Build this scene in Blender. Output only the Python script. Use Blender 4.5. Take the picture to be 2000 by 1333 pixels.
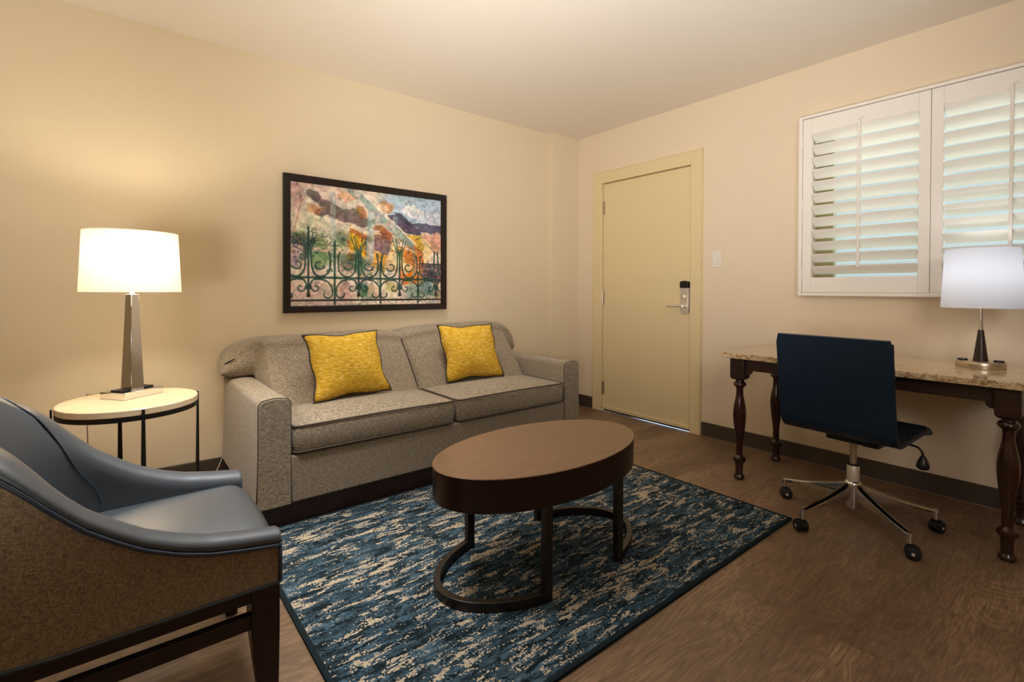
import bpy, bmesh, math, random
import numpy as np
from mathutils import Vector, Matrix

for o in list(bpy.data.objects):
    bpy.data.objects.remove(o, do_unlink=True)
SC = bpy.context.scene
COL = SC.collection
PI = math.pi
random.seed(4)

# ------------------------------------------------------------------ camera
def build_camera():
    yaw, p, r, f = 0.6793, 0.0106, 0.0032, 960.888
    F = Vector((math.sin(yaw)*math.cos(p), math.cos(yaw)*math.cos(p), -math.sin(p)))
    rt = Vector((math.cos(yaw), -math.sin(yaw), 0))
    up = rt.cross(F)
    RT = rt*math.cos(r) + up*math.sin(r)
    UP = up*math.cos(r) - rt*math.sin(r)
    cam = bpy.data.cameras.new('camera')
    cam.sensor_width = 36.0
    cam.lens = f/2000*36.0
    cam.shift_x = 0.0
    cam.shift_y = (576.51-666.5)/2000
    cam.clip_start = 0.02
    ob = bpy.data.objects.new('camera', cam)
    m = Matrix.Identity(4)
    for i in range(3):
        m[i][0] = RT[i]; m[i][1] = UP[i]; m[i][2] = -F[i]
    m[0][3], m[1][3], m[2][3] = -3.4194, -3.2371, 1.086
    ob.matrix_world = m
    COL.objects.link(ob)
    SC.camera = ob
build_camera()

# ------------------------------------------------------------------ world and exposure
SC.view_settings.view_transform = 'Standard'
SC.view_settings.look = 'None'
SC.view_settings.exposure = 0.38
SC.view_settings.gamma = 1.0
SC.view_settings.use_curve_mapping = False
W = bpy.data.worlds.new('daylight'); SC.world = W
W.use_nodes = True
bg = W.node_tree.nodes['Background']
bg.inputs[0].default_value = (0.74, 0.84, 0.86, 1)
bg.inputs[1].default_value = 0.72

# ------------------------------------------------------------------ lights
def area(name, loc, target, sx, sy, power, col):
    l = bpy.data.lights.new(name, 'AREA'); l.shape = 'RECTANGLE'
    l.size, l.size_y, l.energy, l.color = sx, sy, power, col
    o = bpy.data.objects.new(name, l); COL.objects.link(o)
    o.location = loc
    o.rotation_euler = (Vector(target)-Vector(loc)).to_track_quat('-Z', 'Y').to_euler()
    return o
def spot(name, loc, target, power, col, angle, blend, rad):
    l = bpy.data.lights.new(name, 'SPOT')
    l.energy, l.color, l.spot_size, l.spot_blend, l.shadow_soft_size = power, col, math.radians(angle), blend, rad
    o = bpy.data.objects.new(name, l); COL.objects.link(o)
    o.location = loc
    o.rotation_euler = (Vector(target)-Vector(loc)).to_track_quat('-Z', 'Y').to_euler()
    return o
def point(name, loc, power, col, rad):
    l = bpy.data.lights.new(name, 'POINT'); l.energy, l.color, l.shadow_soft_size = power, col, rad
    o = bpy.data.objects.new(name, l); COL.objects.link(o); o.location = loc
    return o
spot('ceiling_bounce', (-3.0, -2.75, 1.0), (-1.05, -1.25, 2.5), 172, (1.0, 0.97, 0.97), 100, 1.0, 0.2)
spot('ceiling_bounce_near_sofa', (-1.95, -1.35, 1.25), (-1.80, -1.05, 2.5), 2, (0.96, 0.98, 1.0), 100, 1.0, 0.1)
spot('ceiling_bounce_rear', (-4.3, -2.9, 0.9), (-3.7, -1.4, 2.5), 112, (1.0, 0.97, 0.93), 120, 1.0, 0.3)
spot('sofa_top_fill', (-1.95, -0.50, 2.46), (-1.95, -0.50, 0), 70, (1.0, 0.95, 0.88), 95, 1.0, 0.25)  # added fill from above to brighten the sofa seat, no fixture here
spot('armchair_top_fill', (-3.05, -1.40, 2.46), (-3.15, -1.35, 0), 170, (0.95, 0.97, 1.0), 85, 1.0, 0.25)  # unseen extra spot, added to lift the armchair seat and nearby rug
area('room_fill', (-3.6, -4.6, 2.0), (0.0, -2.2, 1.6), 1.4, 0.9, 9, (1.0, 0.96, 0.95)).data.spread = math.radians(95)
area('window_daylight', (0.45, -2.6, 1.9), (-1.0, -2.5, 1.3), 1.3, 1.1, 10, (0.88, 0.95, 1.0))
area('doorstep_daylight', (0.30, -0.74, 0.14), (-0.05, -0.74, 0.0), 0.6, 0.2, 14, (0.60, 0.82, 1.0))

# ------------------------------------------------------------------ materials
def lin(c):
    return tuple((v/255/12.92 if v/255 <= 0.04045 else ((v/255+0.055)/1.055)**2.4) for v in c)
def rgba(c): return (*lin(c), 1)
class M:
    """small node-material helper"""
    def __init__(s, name, col=(200, 200, 200), rough=0.5, metal=0.0, spec=0.5, coat=0.0):
        s.m = bpy.data.materials.new(name); s.m.use_nodes = True
        s.t = s.m.node_tree; s.b = s.t.nodes['Principled BSDF']
        s.b.inputs['Base Color'].default_value = rgba(col)
        s.b.inputs['Roughness'].default_value = rough
        s.b.inputs['Metallic'].default_value = metal
        s.b.inputs['Specular IOR Level'].default_value = spec
        if coat:
            s.b.inputs['Coat Weight'].default_value = coat
            s.b.inputs['Coat Roughness'].default_value = 0.12
    def n(s, typ, **kw):
        nd = s.t.nodes.new(typ)
        for k, v in kw.items():
            if hasattr(nd, k) and k not in ('inputs',): setattr(nd, k, v)
        return nd
    def l(s, a, b): s.t.links.new(a, b)
    def coord(s, scale=(1, 1, 1), rot=(0, 0, 0), kind='Object'):
        tc = s.n('ShaderNodeTexCoord'); mp = s.n('ShaderNodeMapping')
        mp.inputs['Scale'].default_value = scale; mp.inputs['Rotation'].default_value = rot
        s.l(tc.outputs[kind], mp.inputs[0]); return mp.outputs[0]
    def noise(s, vec, scale, detail=3, rough=0.5, dist=0.0):
        nd = s.n('ShaderNodeTexNoise')
        nd.inputs['Scale'].default_value = scale; nd.inputs['Detail'].default_value = detail
        nd.inputs['Roughness'].default_value = rough; nd.inputs['Distortion'].default_value = dist
        s.l(vec, nd.inputs['Vector']); return nd.outputs['Fac']
    def ramp(s, fac, stops, interp='LINEAR'):
        nd = s.n('ShaderNodeValToRGB'); cr = nd.color_ramp; cr.interpolation = interp
        while len(cr.elements) < len(stops): cr.elements.new(0.5)
        for e, (p, c) in zip(cr.elements, stops):
            e.position = p; e.color = rgba(c) if max(c) > 1 else (*c, 1)
        s.l(fac, nd.inputs[0]); return nd.outputs['Color']
    def mix(s, fac, a, b, mode='MIX'):
        nd = s.n('ShaderNodeMix'); nd.data_type = 'RGBA'; nd.blend_type = mode
        for sock, v in ((nd.inputs['Factor'], fac), (nd.inputs['A'], a), (nd.inputs['B'], b)):
            if isinstance(v, (int, float)): sock.default_value = v
            elif isinstance(v, tuple): sock.default_value = rgba(v)
            else: s.l(v, sock)
        return nd.outputs['Result']
    def math(s, op, a, b=0.5):
        nd = s.n('ShaderNodeMath'); nd.operation = op
        for i, v in enumerate((a, b)):
            if isinstance(v, (int, float)): nd.inputs[i].default_value = v
            else: s.l(v, nd.inputs[i])
        return nd.outputs[0]
    def color(s, out): s.l(out, s.b.inputs['Base Color']); return s
    def roughness(s, out): s.l(out, s.b.inputs['Roughness']); return s
    def bump(s, h, strength=0.3, dist=0.002):
        nd = s.n('ShaderNodeBump'); nd.inputs['Strength'].default_value = strength
        nd.inputs['Distance'].default_value = dist
        s.l(h, nd.inputs['Height']); s.l(nd.outputs[0], s.b.inputs['Normal']); return s

def mk_wall(name, col, bump=0.35):
    w = M(name, col, 0.75, spec=0.25)
    v = w.coord()
    big = w.noise(v, 1.3, 2)
    w.color(w.mix(w.math('MULTIPLY', big, 0.12), col, tuple(int(c*0.93) for c in col)))
    w.bump(w.noise(v, 85, 3, 0.55), bump, 0.004)
    return w.m
MAT = {}
MAT['wall'] = mk_wall('cream_wall_paint', (228, 211, 180))
MAT['wall_door'] = mk_wall('light_cream_wall_paint', (230, 212, 184), 0.2)
MAT['ceiling'] = mk_wall('ceiling_paint', (238, 228, 212), 0.15)
MAT['door_paint'] = M('tan_door_paint', (226, 206, 160), 0.42, spec=0.4).m
MAT['white_paint'] = M('white_shutter_paint', (241, 235, 224), 0.4, spec=0.4).m
MAT['window_frame'] = M('tan_window_frame', (150, 138, 92), 0.5).m
MAT['baseboard'] = M('taupe_vinyl_base', (72, 62, 51), 0.45).m
MAT['caulk'] = M('caulk_line', (120, 108, 92), 0.6).m
MAT['black'] = M('black_plastic', (14, 14, 15), 0.35).m
MAT['rubber'] = M('black_rubber', (12, 12, 12), 0.6).m
MAT['steel'] = M('satin_steel', (222, 212, 198), 0.3, metal=0.55).m
MAT['chrome'] = M('chrome', (225, 225, 225), 0.04, metal=1).m
MAT['alu'] = M('polished_aluminium', (215, 213, 212), 0.13, metal=1).m
MAT['nickel'] = M('brushed_nickel', (196, 180, 155), 0.3, metal=0.8).m
MAT['dark_metal'] = M('dark_bronze_metal', (30, 26, 23), 0.45, metal=0.4).m
MAT['white_plastic'] = M('white_plastic', (232, 224, 210), 0.35).m
MAT['cord'] = M('clear_cord', (190, 176, 150), 0.4).m

def mk_floor():
    w = M('oak_vinyl_plank', (112, 84, 62), 0.42, spec=0.4)
    tc = w.n('ShaderNodeTexCoord')
    br = w.n('ShaderNodeTexBrick')
    br.offset = 0.37; br.squash = 1.0
    for k, v in (('Scale', 1.0), ('Mortar Size', 0.0009), ('Mortar Smooth', 0.3), ('Bias', 0.0), ('Brick Width', 1.22), ('Row Height', 0.18)):
        br.inputs[k].default_value = v
    br.inputs['Color1'].default_value = (0.0, 0, 0, 1); br.inputs['Color2'].default_value = (1, 1, 1, 1)
    br.inputs['Mortar'].default_value = (0.5, 0.5, 0.5, 1)
    w.l(tc.outputs['Object'], br.inputs['Vector'])
    # offset noise lookup per plank
    off = w.n('ShaderNodeVectorMath'); off.operation = 'MULTIPLY_ADD'
    off.inputs[1].default_value = (7.3, 3.1, 5.0)
    w.l(br.outputs['Color'], off.inputs[0]); w.l(tc.outputs['Object'], off.inputs[2])
    mp = w.n('ShaderNodeMapping'); mp.inputs['Scale'].default_value = (0.9, 3.6, 1)
    w.l(off.outputs[0], mp.inputs[0])
    warp = w.noise(mp.outputs[0], 1.6, 3, 0.55, 0.6)
    rings = w.math('FRACT', w.math('MULTIPLY', warp, 17.0), 0)
    rings = w.math('PINGPONG', rings, 0.5)
    mp2 = w.n('ShaderNodeMapping'); mp2.inputs['Scale'].default_value = (6, 90, 1)
    w.l(off.outputs[0], mp2.inputs[0])
    fine = w.noise(mp2.outputs[0], 2.0, 4, 0.65, 0.3)
    base = w.ramp(w.noise(mp.outputs[0], 1.1, 4, 0.6, 0.4), [(0.3, (114, 88, 62)), (0.5, (152, 121, 90)), (0.7, (182, 148, 114))])
    c = w.mix(w.math('MULTIPLY', rings, 0.9), base, (74, 57, 44))
    c = w.mix(w.math('MULTIPLY', w.ramp(fine, [(0.35, (0.0, 0.0, 0.0)), (0.7, (1.0, 1.0, 1.0))]), 0.7), c, (66, 52, 42))
    tone = w.mix(w.math('MULTIPLY', br.outputs['Color'], 0.3), c, (122, 100, 80))
    seam = w.mix(w.math('MULTIPLY', br.outputs['Fac'], 0.55), tone, (60, 44, 32))
    w.color(seam)
    w.roughness(w.math('ADD', w.math('MULTIPLY', fine, 0.18), 0.32))
    w.bump(w.math('ADD', fine, w.math('MULTIPLY', br.outputs['Fac'], -0.6)), 0.12, 0.001)
    return w.m
MAT['floor'] = mk_floor()

def mk_rug():
    w = M('woven_rug', (40, 56, 66), 0.95, spec=0.1)
    tc = w.n('ShaderNodeTexCoord')
    sn = w.n('ShaderNodeVectorMath'); sn.operation = 'SNAP'; sn.inputs[1].default_value = (0.0038, 0.0038, 1)
    w.l(tc.outputs['Object'], sn.inputs[0])
    def mapped(sc, rot=0.0, loc=(0, 0, 0)):
        mp = w.n('ShaderNodeMapping'); mp.inputs['Scale'].default_value = sc
        mp.inputs['Rotation'].default_value = (0, 0, rot); mp.inputs['Location'].default_value = loc
        w.l(sn.outputs[0], mp.inputs[0]); return mp.outputs[0]
    a = w.noise(mapped((2.5, 11.0, 1), 0.05), 3.3, 6, 0.72, 0.5)
    b = w.noise(mapped((3.3, 14.0, 1), -0.10, (4, 2, 0)), 3.2, 6, 0.75, 0.7)
    d = w.noise(mapped((2.8, 11.0, 1), 0.12, (9, 7, 0)), 3.0, 6, 0.74, 0.8)
    big = w.noise(mapped((1.2, 2.0, 1), 0, (3, 5, 0)), 2.4, 2, 0.5)
    grain = w.noise(mapped((1, 1, 1)), 190, 1, 0.5)
    g0 = w.math('SUBTRACT', grain, 0.5)
    a2 = w.math('ADD', a, w.math('MULTIPLY', g0, 0.14))
    b2 = w.math('ADD', b, w.math('MULTIPLY', g0, 0.22))
    d2 = w.math('ADD', w.math('ADD', d, w.math('MULTIPLY', g0, 0.22)), w.math('MULTIPLY', w.math('SUBTRACT', big, 0.5), 0.18))
    blue = w.ramp(a2, [(0.0, (34, 46, 52)), (0.43, (48, 66, 76)), (0.52, (66, 86, 98)), (0.62, (92, 110, 120))], 'CONSTANT')
    dark = w.ramp(b2, [(0.0, (0, 0, 0)), (0.535, (1.0, 1.0, 1.0))], 'CONSTANT')
    c = w.mix(dark, blue, (22, 31, 34))
    beige = w.ramp(d2, [(0.0, (0, 0, 0)), (0.56, (1.0, 1.0, 1.0))], 'CONSTANT')
    bc = w.ramp(grain, [(0.3, (148, 132, 110)), (0.6, (182, 166, 142))])
    c = w.mix(beige, c, bc)
    w.color(c)
    w.bump(grain, 0.5, 0.003)
    return w.m
MAT['rug'] = mk_rug()
MAT['rug_edge'] = M('rug_binding', (26, 36, 40), 0.9, spec=0.1).m

def mk_fabric(name, c0, c1, c2, scale=260, sx=(1, 1, 4), bump=0.4):
    w = M(name, c1, 0.92, spec=0.15)
    w.b.inputs['Sheen Weight'].default_value = 0.25
    h = w.noise(w.coord((0.22, 0.22, 1.3)), scale, 3, 0.6)      # horizontal threads
    v = w.noise(w.coord((1.3, 1.3, 0.22)), scale*1.1, 3, 0.6)     # vertical threads
    s = w.math('ADD', w.math('MULTIPLY', h, 0.55), w.math('MULTIPLY', v, 0.45))
    w.color(w.ramp(s, [(0.38, c0), (0.5, c1), (0.6, c2)]))
    w.bump(s, bump, 0.003)
    return w.m
MAT['sofa'] = mk_fabric('grey_brown_woven_upholstery', (100, 88, 72), (140, 126, 106), (176, 162, 140), 340)
MAT['sofa_pipe'] = M('sofa_piping', (84, 73, 60), 0.9).m
MAT['chair_fabric'] = mk_fabric('brown_woven_upholstery', (100, 84, 66), (136, 117, 94), (162, 142, 117), 420, bump=0.2)
def mk_mustard():
    w = M('mustard_woven_fabric', (196, 150, 36), 0.9, spec=0.15)
    h = w.noise(w.coord((0.22, 0.22, 1.9)), 170, 3, 0.6)
    f = w.noise(w.coord((1, 1, 1)), 300, 2, 0.6)
    s = w.math('ADD', w.math('MULTIPLY', h, 0.8), w.math('MULTIPLY', f, 0.2))
    w.color(w.ramp(s, [(0.34, (166, 122, 22)), (0.48, (206, 162, 42)), (0.57, (218, 178, 66)), (0.63, (238, 216, 146))]))
    w.bump(s, 0.5, 0.003)
    return w.m
MAT['mustard'] = mk_mustard()
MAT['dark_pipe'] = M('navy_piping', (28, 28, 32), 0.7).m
def mk_leather(name, col, rough, coat=0.45):
    w = M(name, col, rough, spec=0.3+0.7*coat)
    w.b.inputs['Coat Weight'].default_value = coat; w.b.inputs['Coat Roughness'].default_value = 0.42
    n = w.noise(w.coord(), 240, 2, 0.5)
    w.bump(n, 0.06, 0.001)
    return w.m
MAT['leather'] = mk_leather('slate_blue_leather', (66, 73, 80), 0.36)
MAT['leather_pipe'] = mk_leather('deep_blue_piping', (20, 40, 62), 0.4)
MAT['office_leather'] = mk_leather('navy_leather', (14, 33, 50), 0.42, 0.05)
MAT['office_seat'] = mk_leather('dark_navy_leather', (11, 22, 28), 0.5, 0.0)
def mk_wood(name, c0, c1, rough, coat=0.0, sc=(2, 2, 14)):
    w = M(name, c1, rough, spec=0.45, coat=coat)
    n = w.noise(w.coord(sc), 4, 4, 0.6, 0.4)
    w.color(w.ramp(n, [(0.35, c0), (0.65, c1)]))
    return w.m
MAT['cherry'] = mk_wood('dark_cherry_wood', (36, 16, 10), (58, 28, 17), 0.22, 0.3, (14, 14, 1.5))
MAT['espresso'] = mk_wood('espresso_wood', (26, 11, 6), (34, 15, 9), 0.30, 0.0, (2, 14, 14))
MAT['espresso_top'] = mk_wood('espresso_table_top', (104, 74, 50), (116, 84, 58), 0.36, 0.25, (1.5, 16, 16))
MAT['dark_wood'] = mk_wood('dark_walnut_wood', (26, 9, 6), (38, 14, 9), 0.35, 0.0, (10, 10, 2))
MAT['bronze_wood'] = mk_wood('dark_brown_wood', (22, 15, 11), (34, 24, 18), 0.35, 0.0, (4, 4, 4))
MAT['desk_wood'] = mk_wood('dark_brown_desk_wood', (44, 26, 18), (56, 34, 24), 0.38, 0.1, (2, 2, 10))
MAT['pale_wood'] = mk_wood('pale_laminate', (222, 198, 160), (232, 210, 174), 0.28, 0.2, (2, 12, 12))
def mk_granite():
    w = M('beige_granite', (190, 160, 120), 0.12, spec=0.5, coat=0.4)
    v = w.coord()
    n = w.noise(v, 46, 6, 0.72, 0.8)
    c = w.ramp(n, [(0.30, (58, 44, 34)), (0.42, (150, 116, 76)), (0.50, (196, 166, 122)), (0.60, (222, 200, 162)), (0.72, (150, 128, 104))])
    vo = w.n('ShaderNodeTexVoronoi'); vo.inputs['Scale'].default_value = 150
    w.l(v, vo.inputs['Vector'])
    c = w.mix(w.ramp(vo.outputs['Distance'], [(0.0, (0.6, 0.6, 0.6)), (0.28, (0, 0, 0))]), c, (70, 52, 38))
    w.color(c); return w.m
MAT['granite'] = mk_granite()
def mk_shade(name, col, trans):
    m = bpy.data.materials.new(name); m.use_nodes = True
    t = m.node_tree; t.nodes.clear()
    o = t.nodes.new('ShaderNodeOutputMaterial'); mx = t.nodes.new('ShaderNodeMixShader')
    d = t.nodes.new('ShaderNodeBsdfDiffuse'); tr = t.nodes.new('ShaderNodeBsdfTranslucent')
    d.inputs[0].default_value = rgba(col); tr.inputs[0].default_value = rgba(col)
    mx.inputs[0].default_value = trans
    t.links.new(d.outputs[0], mx.inputs[1]); t.links.new(tr.outputs[0], mx.inputs[2]); t.links.new(mx.outputs[0], o.inputs[0])
    return m
MAT['shade_warm'] = mk_shade('ivory_lamp_shade', (246, 238, 222), 0.34)
MAT['shade_cool'] = mk_shade('white_lamp_shade', (240, 242, 246), 0.5)
def mk_bulb():
    m = bpy.data.materials.new('clear_bulb'); m.use_nodes = True
    t = m.node_tree; t.nodes.clear()
    o = t.nodes.new('ShaderNodeOutputMaterial'); mx = t.nodes.new('ShaderNodeMixShader')
    a = t.nodes.new('ShaderNodeBsdfTransparent'); e = t.nodes.new('ShaderNodeEmission')
    e.inputs[0].default_value = (1, 0.85, 0.62, 1); e.inputs[1].default_value = 6
    mx.inputs[0].default_value = 0.15
    t.links.new(a.outputs[0], mx.inputs[1]); t.links.new(e.outputs[0], mx.inputs[2]); t.links.new(mx.outputs[0], o.inputs[0])
    return m
MAT['bulb'] = mk_bulb()
def mk_glass():
    m = bpy.data.materials.new('window_glass'); m.use_nodes = True
    t = m.node_tree; t.nodes.clear()
    o = t.nodes.new('ShaderNodeOutputMaterial'); mx = t.nodes.new('ShaderNodeMixShader')
    a = t.nodes.new('ShaderNodeBsdfTransparent'); g = t.nodes.new('ShaderNodeBsdfGlossy')
    a.inputs[0].default_value = (0.92, 0.96, 0.95, 1); g.inputs['Roughness'].default_value = 0.02
    mx.inputs[0].default_value = 0.07
    t.links.new(a.outputs[0], mx.inputs[1]); t.links.new(g.outputs[0], mx.inputs[2]); t.links.new(mx.outputs[0], o.inputs[0])
    return m
MAT['glass'] = mk_glass()

# ------------------------------------------------------------------ mesh helpers
def link_mesh(name, me, mat, parent=None, smooth=False, angle=None):
    o = bpy.data.objects.new(name, me)
    if mat is not None: me.materials.append(MAT[mat] if isinstance(mat, str) else mat)
    if smooth or angle:
        for p in me.polygons: p.use_smooth = True
    if angle:
        me.set_sharp_from_angle(angle=math.radians(angle))
    COL.objects.link(o)
    if parent is not None: o.parent = parent
    return o
def obj(name, bm, mat, parent=None, smooth=False, angle=None, bevel=0, segs=2):
    bmesh.ops.recalc_face_normals(bm, faces=bm.faces)
    me = bpy.data.meshes.new(name); bm.to_mesh(me); bm.free()
    o = link_mesh(name, me, mat, parent, smooth, angle)
    if bevel:
        md = o.modifiers.new('bevel', 'BEVEL'); md.width = bevel; md.segments = segs
        md.limit_method = 'ANGLE'; md.angle_limit = math.radians(35); md.harden_normals = False
        for p in me.polygons: p.use_smooth = True
        me.set_sharp_from_angle(angle=math.radians(60))
    return o
def thing(name, label, cat, loc=(0, 0, 0), rotz=0.0, group=None):
    o = bpy.data.objects.new(name, None); COL.objects.link(o)
    o.empty_display_size = 0.1
    o.location = loc; o.rotation_euler = (0, 0, rotz)
    o['label'] = label; o['category'] = cat
    if group: o['group'] = group
    return o
def tag(o, label, cat, group=None):
    o['label'] = label; o['category'] = cat
    if group: o['group'] = group
    return o
def struct(o, label=None):
    o['kind'] = 'structure'
    if label: o['label'] = label
    return o
def bx(bm, x0, x1, y0, y1, z0, z1):
    v = [bm.verts.new((x, y, z)) for x in (x0, x1) for y in (y0, y1) for z in (z0, z1)]
    for f in ((0, 1, 3, 2), (4, 6, 7, 5), (0, 4, 5, 1), (2, 3, 7, 6), (0, 2, 6, 4), (1, 5, 7, 3)):
        bm.faces.new([v[i] for i in f])
    return v
def NB(): return bmesh.new()
def box(name, x0, x1, y0, y1, z0, z1, mat, parent=None, bevel=0, segs=2):
    bm = NB(); bx(bm, x0, x1, y0, y1, z0, z1)
    return obj(name, bm, mat, parent, bevel=bevel, segs=segs)
def loft(bm, rings, closed=True, caps=True):
    R = [[bm.verts.new(p) for p in r] for r in rings]
    n = len(R[0])
    for a, b in zip(R, R[1:]):
        for i in range(n if closed else n-1):
            j = (i+1) % n
            try: bm.faces.new((a[i], a[j], b[j], b[i]))
            except ValueError: pass
    if caps and closed:
        bm.faces.new(R[0][::-1]); bm.faces.new(R[-1])
    return R
def lathe(bm, prof, seg=32, cx=0, cy=0, sx=1, sy=1, caps=True):
    rings = [[(cx+r*sx*math.cos(2*PI*k/seg), cy+r*sy*math.sin(2*PI*k/seg), z) for k in range(seg)] for r, z in prof]
    loft(bm, rings, True, caps)
def tube(bm, pts, rad, seg=8, closed=False, caps=True, flat=None):
    pts = [Vector(p) for p in pts]; n = len(pts); rings = []
    prev = None
    for i, p in enumerate(pts):
        if closed: d = pts[(i+1) % n]-pts[i-1]
        else: d = pts[min(i+1, n-1)]-pts[max(i-1, 0)]
        d.normalize()
        if prev is None:
            a = d.orthogonal().normalized()
        else:
            a = (prev-d*prev.dot(d))
            a = a.normalized() if a.length > 1e-6 else d.orthogonal().normalized()
        prev = a; b = d.cross(a)
        r = rad[i] if isinstance(rad, (list, tuple)) else rad
        rings.append([p+(a*math.cos(2*PI*k/seg)+b*math.sin(2*PI*k/seg))*r for k in range(seg)])
    if closed: rings.append(rings[0])
    R = [[bm.verts.new(q) for q in r] for r in (rings[:-1] if closed else rings)]
    if closed: R.append(R[0])
    for a, b in zip(R, R[1:]):
        for i in range(seg):
            j = (i+1) % seg
            bm.faces.new((a[i], a[j], b[j], b[i]))
    if caps and not closed:
        bm.faces.new(R[0][::-1]); bm.faces.new(R[-1])
def catmull(pts, n=8, closed=False):
    P = [Vector(p) for p in pts]; out = []; N = len(P)
    for i in range(N if closed else N-1):
        p0 = P[i-1] if (i > 0 or closed) else P[0]*2-P[1]
        p1 = P[i]; p2 = P[(i+1) % N]
        p3 = P[(i+2) % N] if (i+2 < N or closed) else P[-1]*2-P[-2]
        for k in range(n):
            t = k/n
            out.append(0.5*((2*p1)+(p2-p0)*t+(2*p0-5*p1+4*p2-p3)*t*t+(3*p1-p0-3*p2+p3)*t**3))
    if not closed: out.append(P[-1])
    return out
def interp(x, tab):
    xs = [a for a, b in tab]; ys = [b for a, b in tab]
    return float(np.interp(x, xs, ys))
def sstep(a, b, x):
    t = min(1, max(0, (x-a)/(b-a))); return t*t*(3-2*t)

# ------------------------------------------------------------------ room shell
H = 2.505; WY = 0.062; RX0 = -5.4; RY0 = -4.9
struct(box('floor', RX0-0.1, 0.75, RY0-0.1, WY+0.14, -0.08, 0.0, 'floor'))
struct(box('ceiling', RX0-0.1, 0.14, RY0-0.1, WY+0.14, H, H+0.1, 'ceiling'))
struct(box('wall_back', RX0-0.1, 0.14, WY, WY+0.14, 0, H, 'wall'))
struct(box('wall_pilaster', -0.3366, 0.0, 0.0, WY+0.01, 0, H, 'wall'))
# wall with the entrance door and the shuttered window
DY0, DY1, DZ = -0.3035, -1.1811, 2.04
WY0, WY1, WZ0, WZ1 = -2.00, -3.20, 1.10, 2.13
bm = NB()
bx(bm, 0, 0.14, DY0+0.06, WY, 0, H)
bx(bm, 0, 0.14, DY1-0.06, DY0+0.06, DZ+0.06, H)
bx(bm, 0, 0.14, WY0, DY1-0.06, 0, H)
bx(bm, 0, 0.14, WY1, WY0, 0, WZ0)
bx(bm, 0, 0.14, WY1, WY0, WZ1, H)
bx(bm, 0, 0.14, RY0-0.1, WY1, 0, H)
struct(obj('wall_right', bm, 'wall_door'))
struct(box('wall_left', RX0-0.1, RX0, RY0-0.1, WY, 0, H, 'wall'))
struct(box('wall_front', RX0, 0.0, RY0-0.1, RY0, 0, H, 'wall'))
# baseboards
def baseboard(name, x0, x1, y0, y1):
    struct(box(name, x0, x1, y0, y1, 0.0, 0.104, 'baseboard', bevel=0.003, segs=1))
baseboard('baseboard_back', RX0, -0.3366, WY-0.011, WY)
baseboard('baseboard_pilaster', -0.347, -0.01, -0.011, 0.0)
baseboard('baseboard_corner', -0.011, 0.0, -0.204, 0.0)
baseboard('baseboard_right', -0.011, 0.0, RY0, -1.2665)
struct(box('trim_1', -0.016, -0.011, RY0, -1.2665, 0.0, 0.004, 'caulk'))

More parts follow.
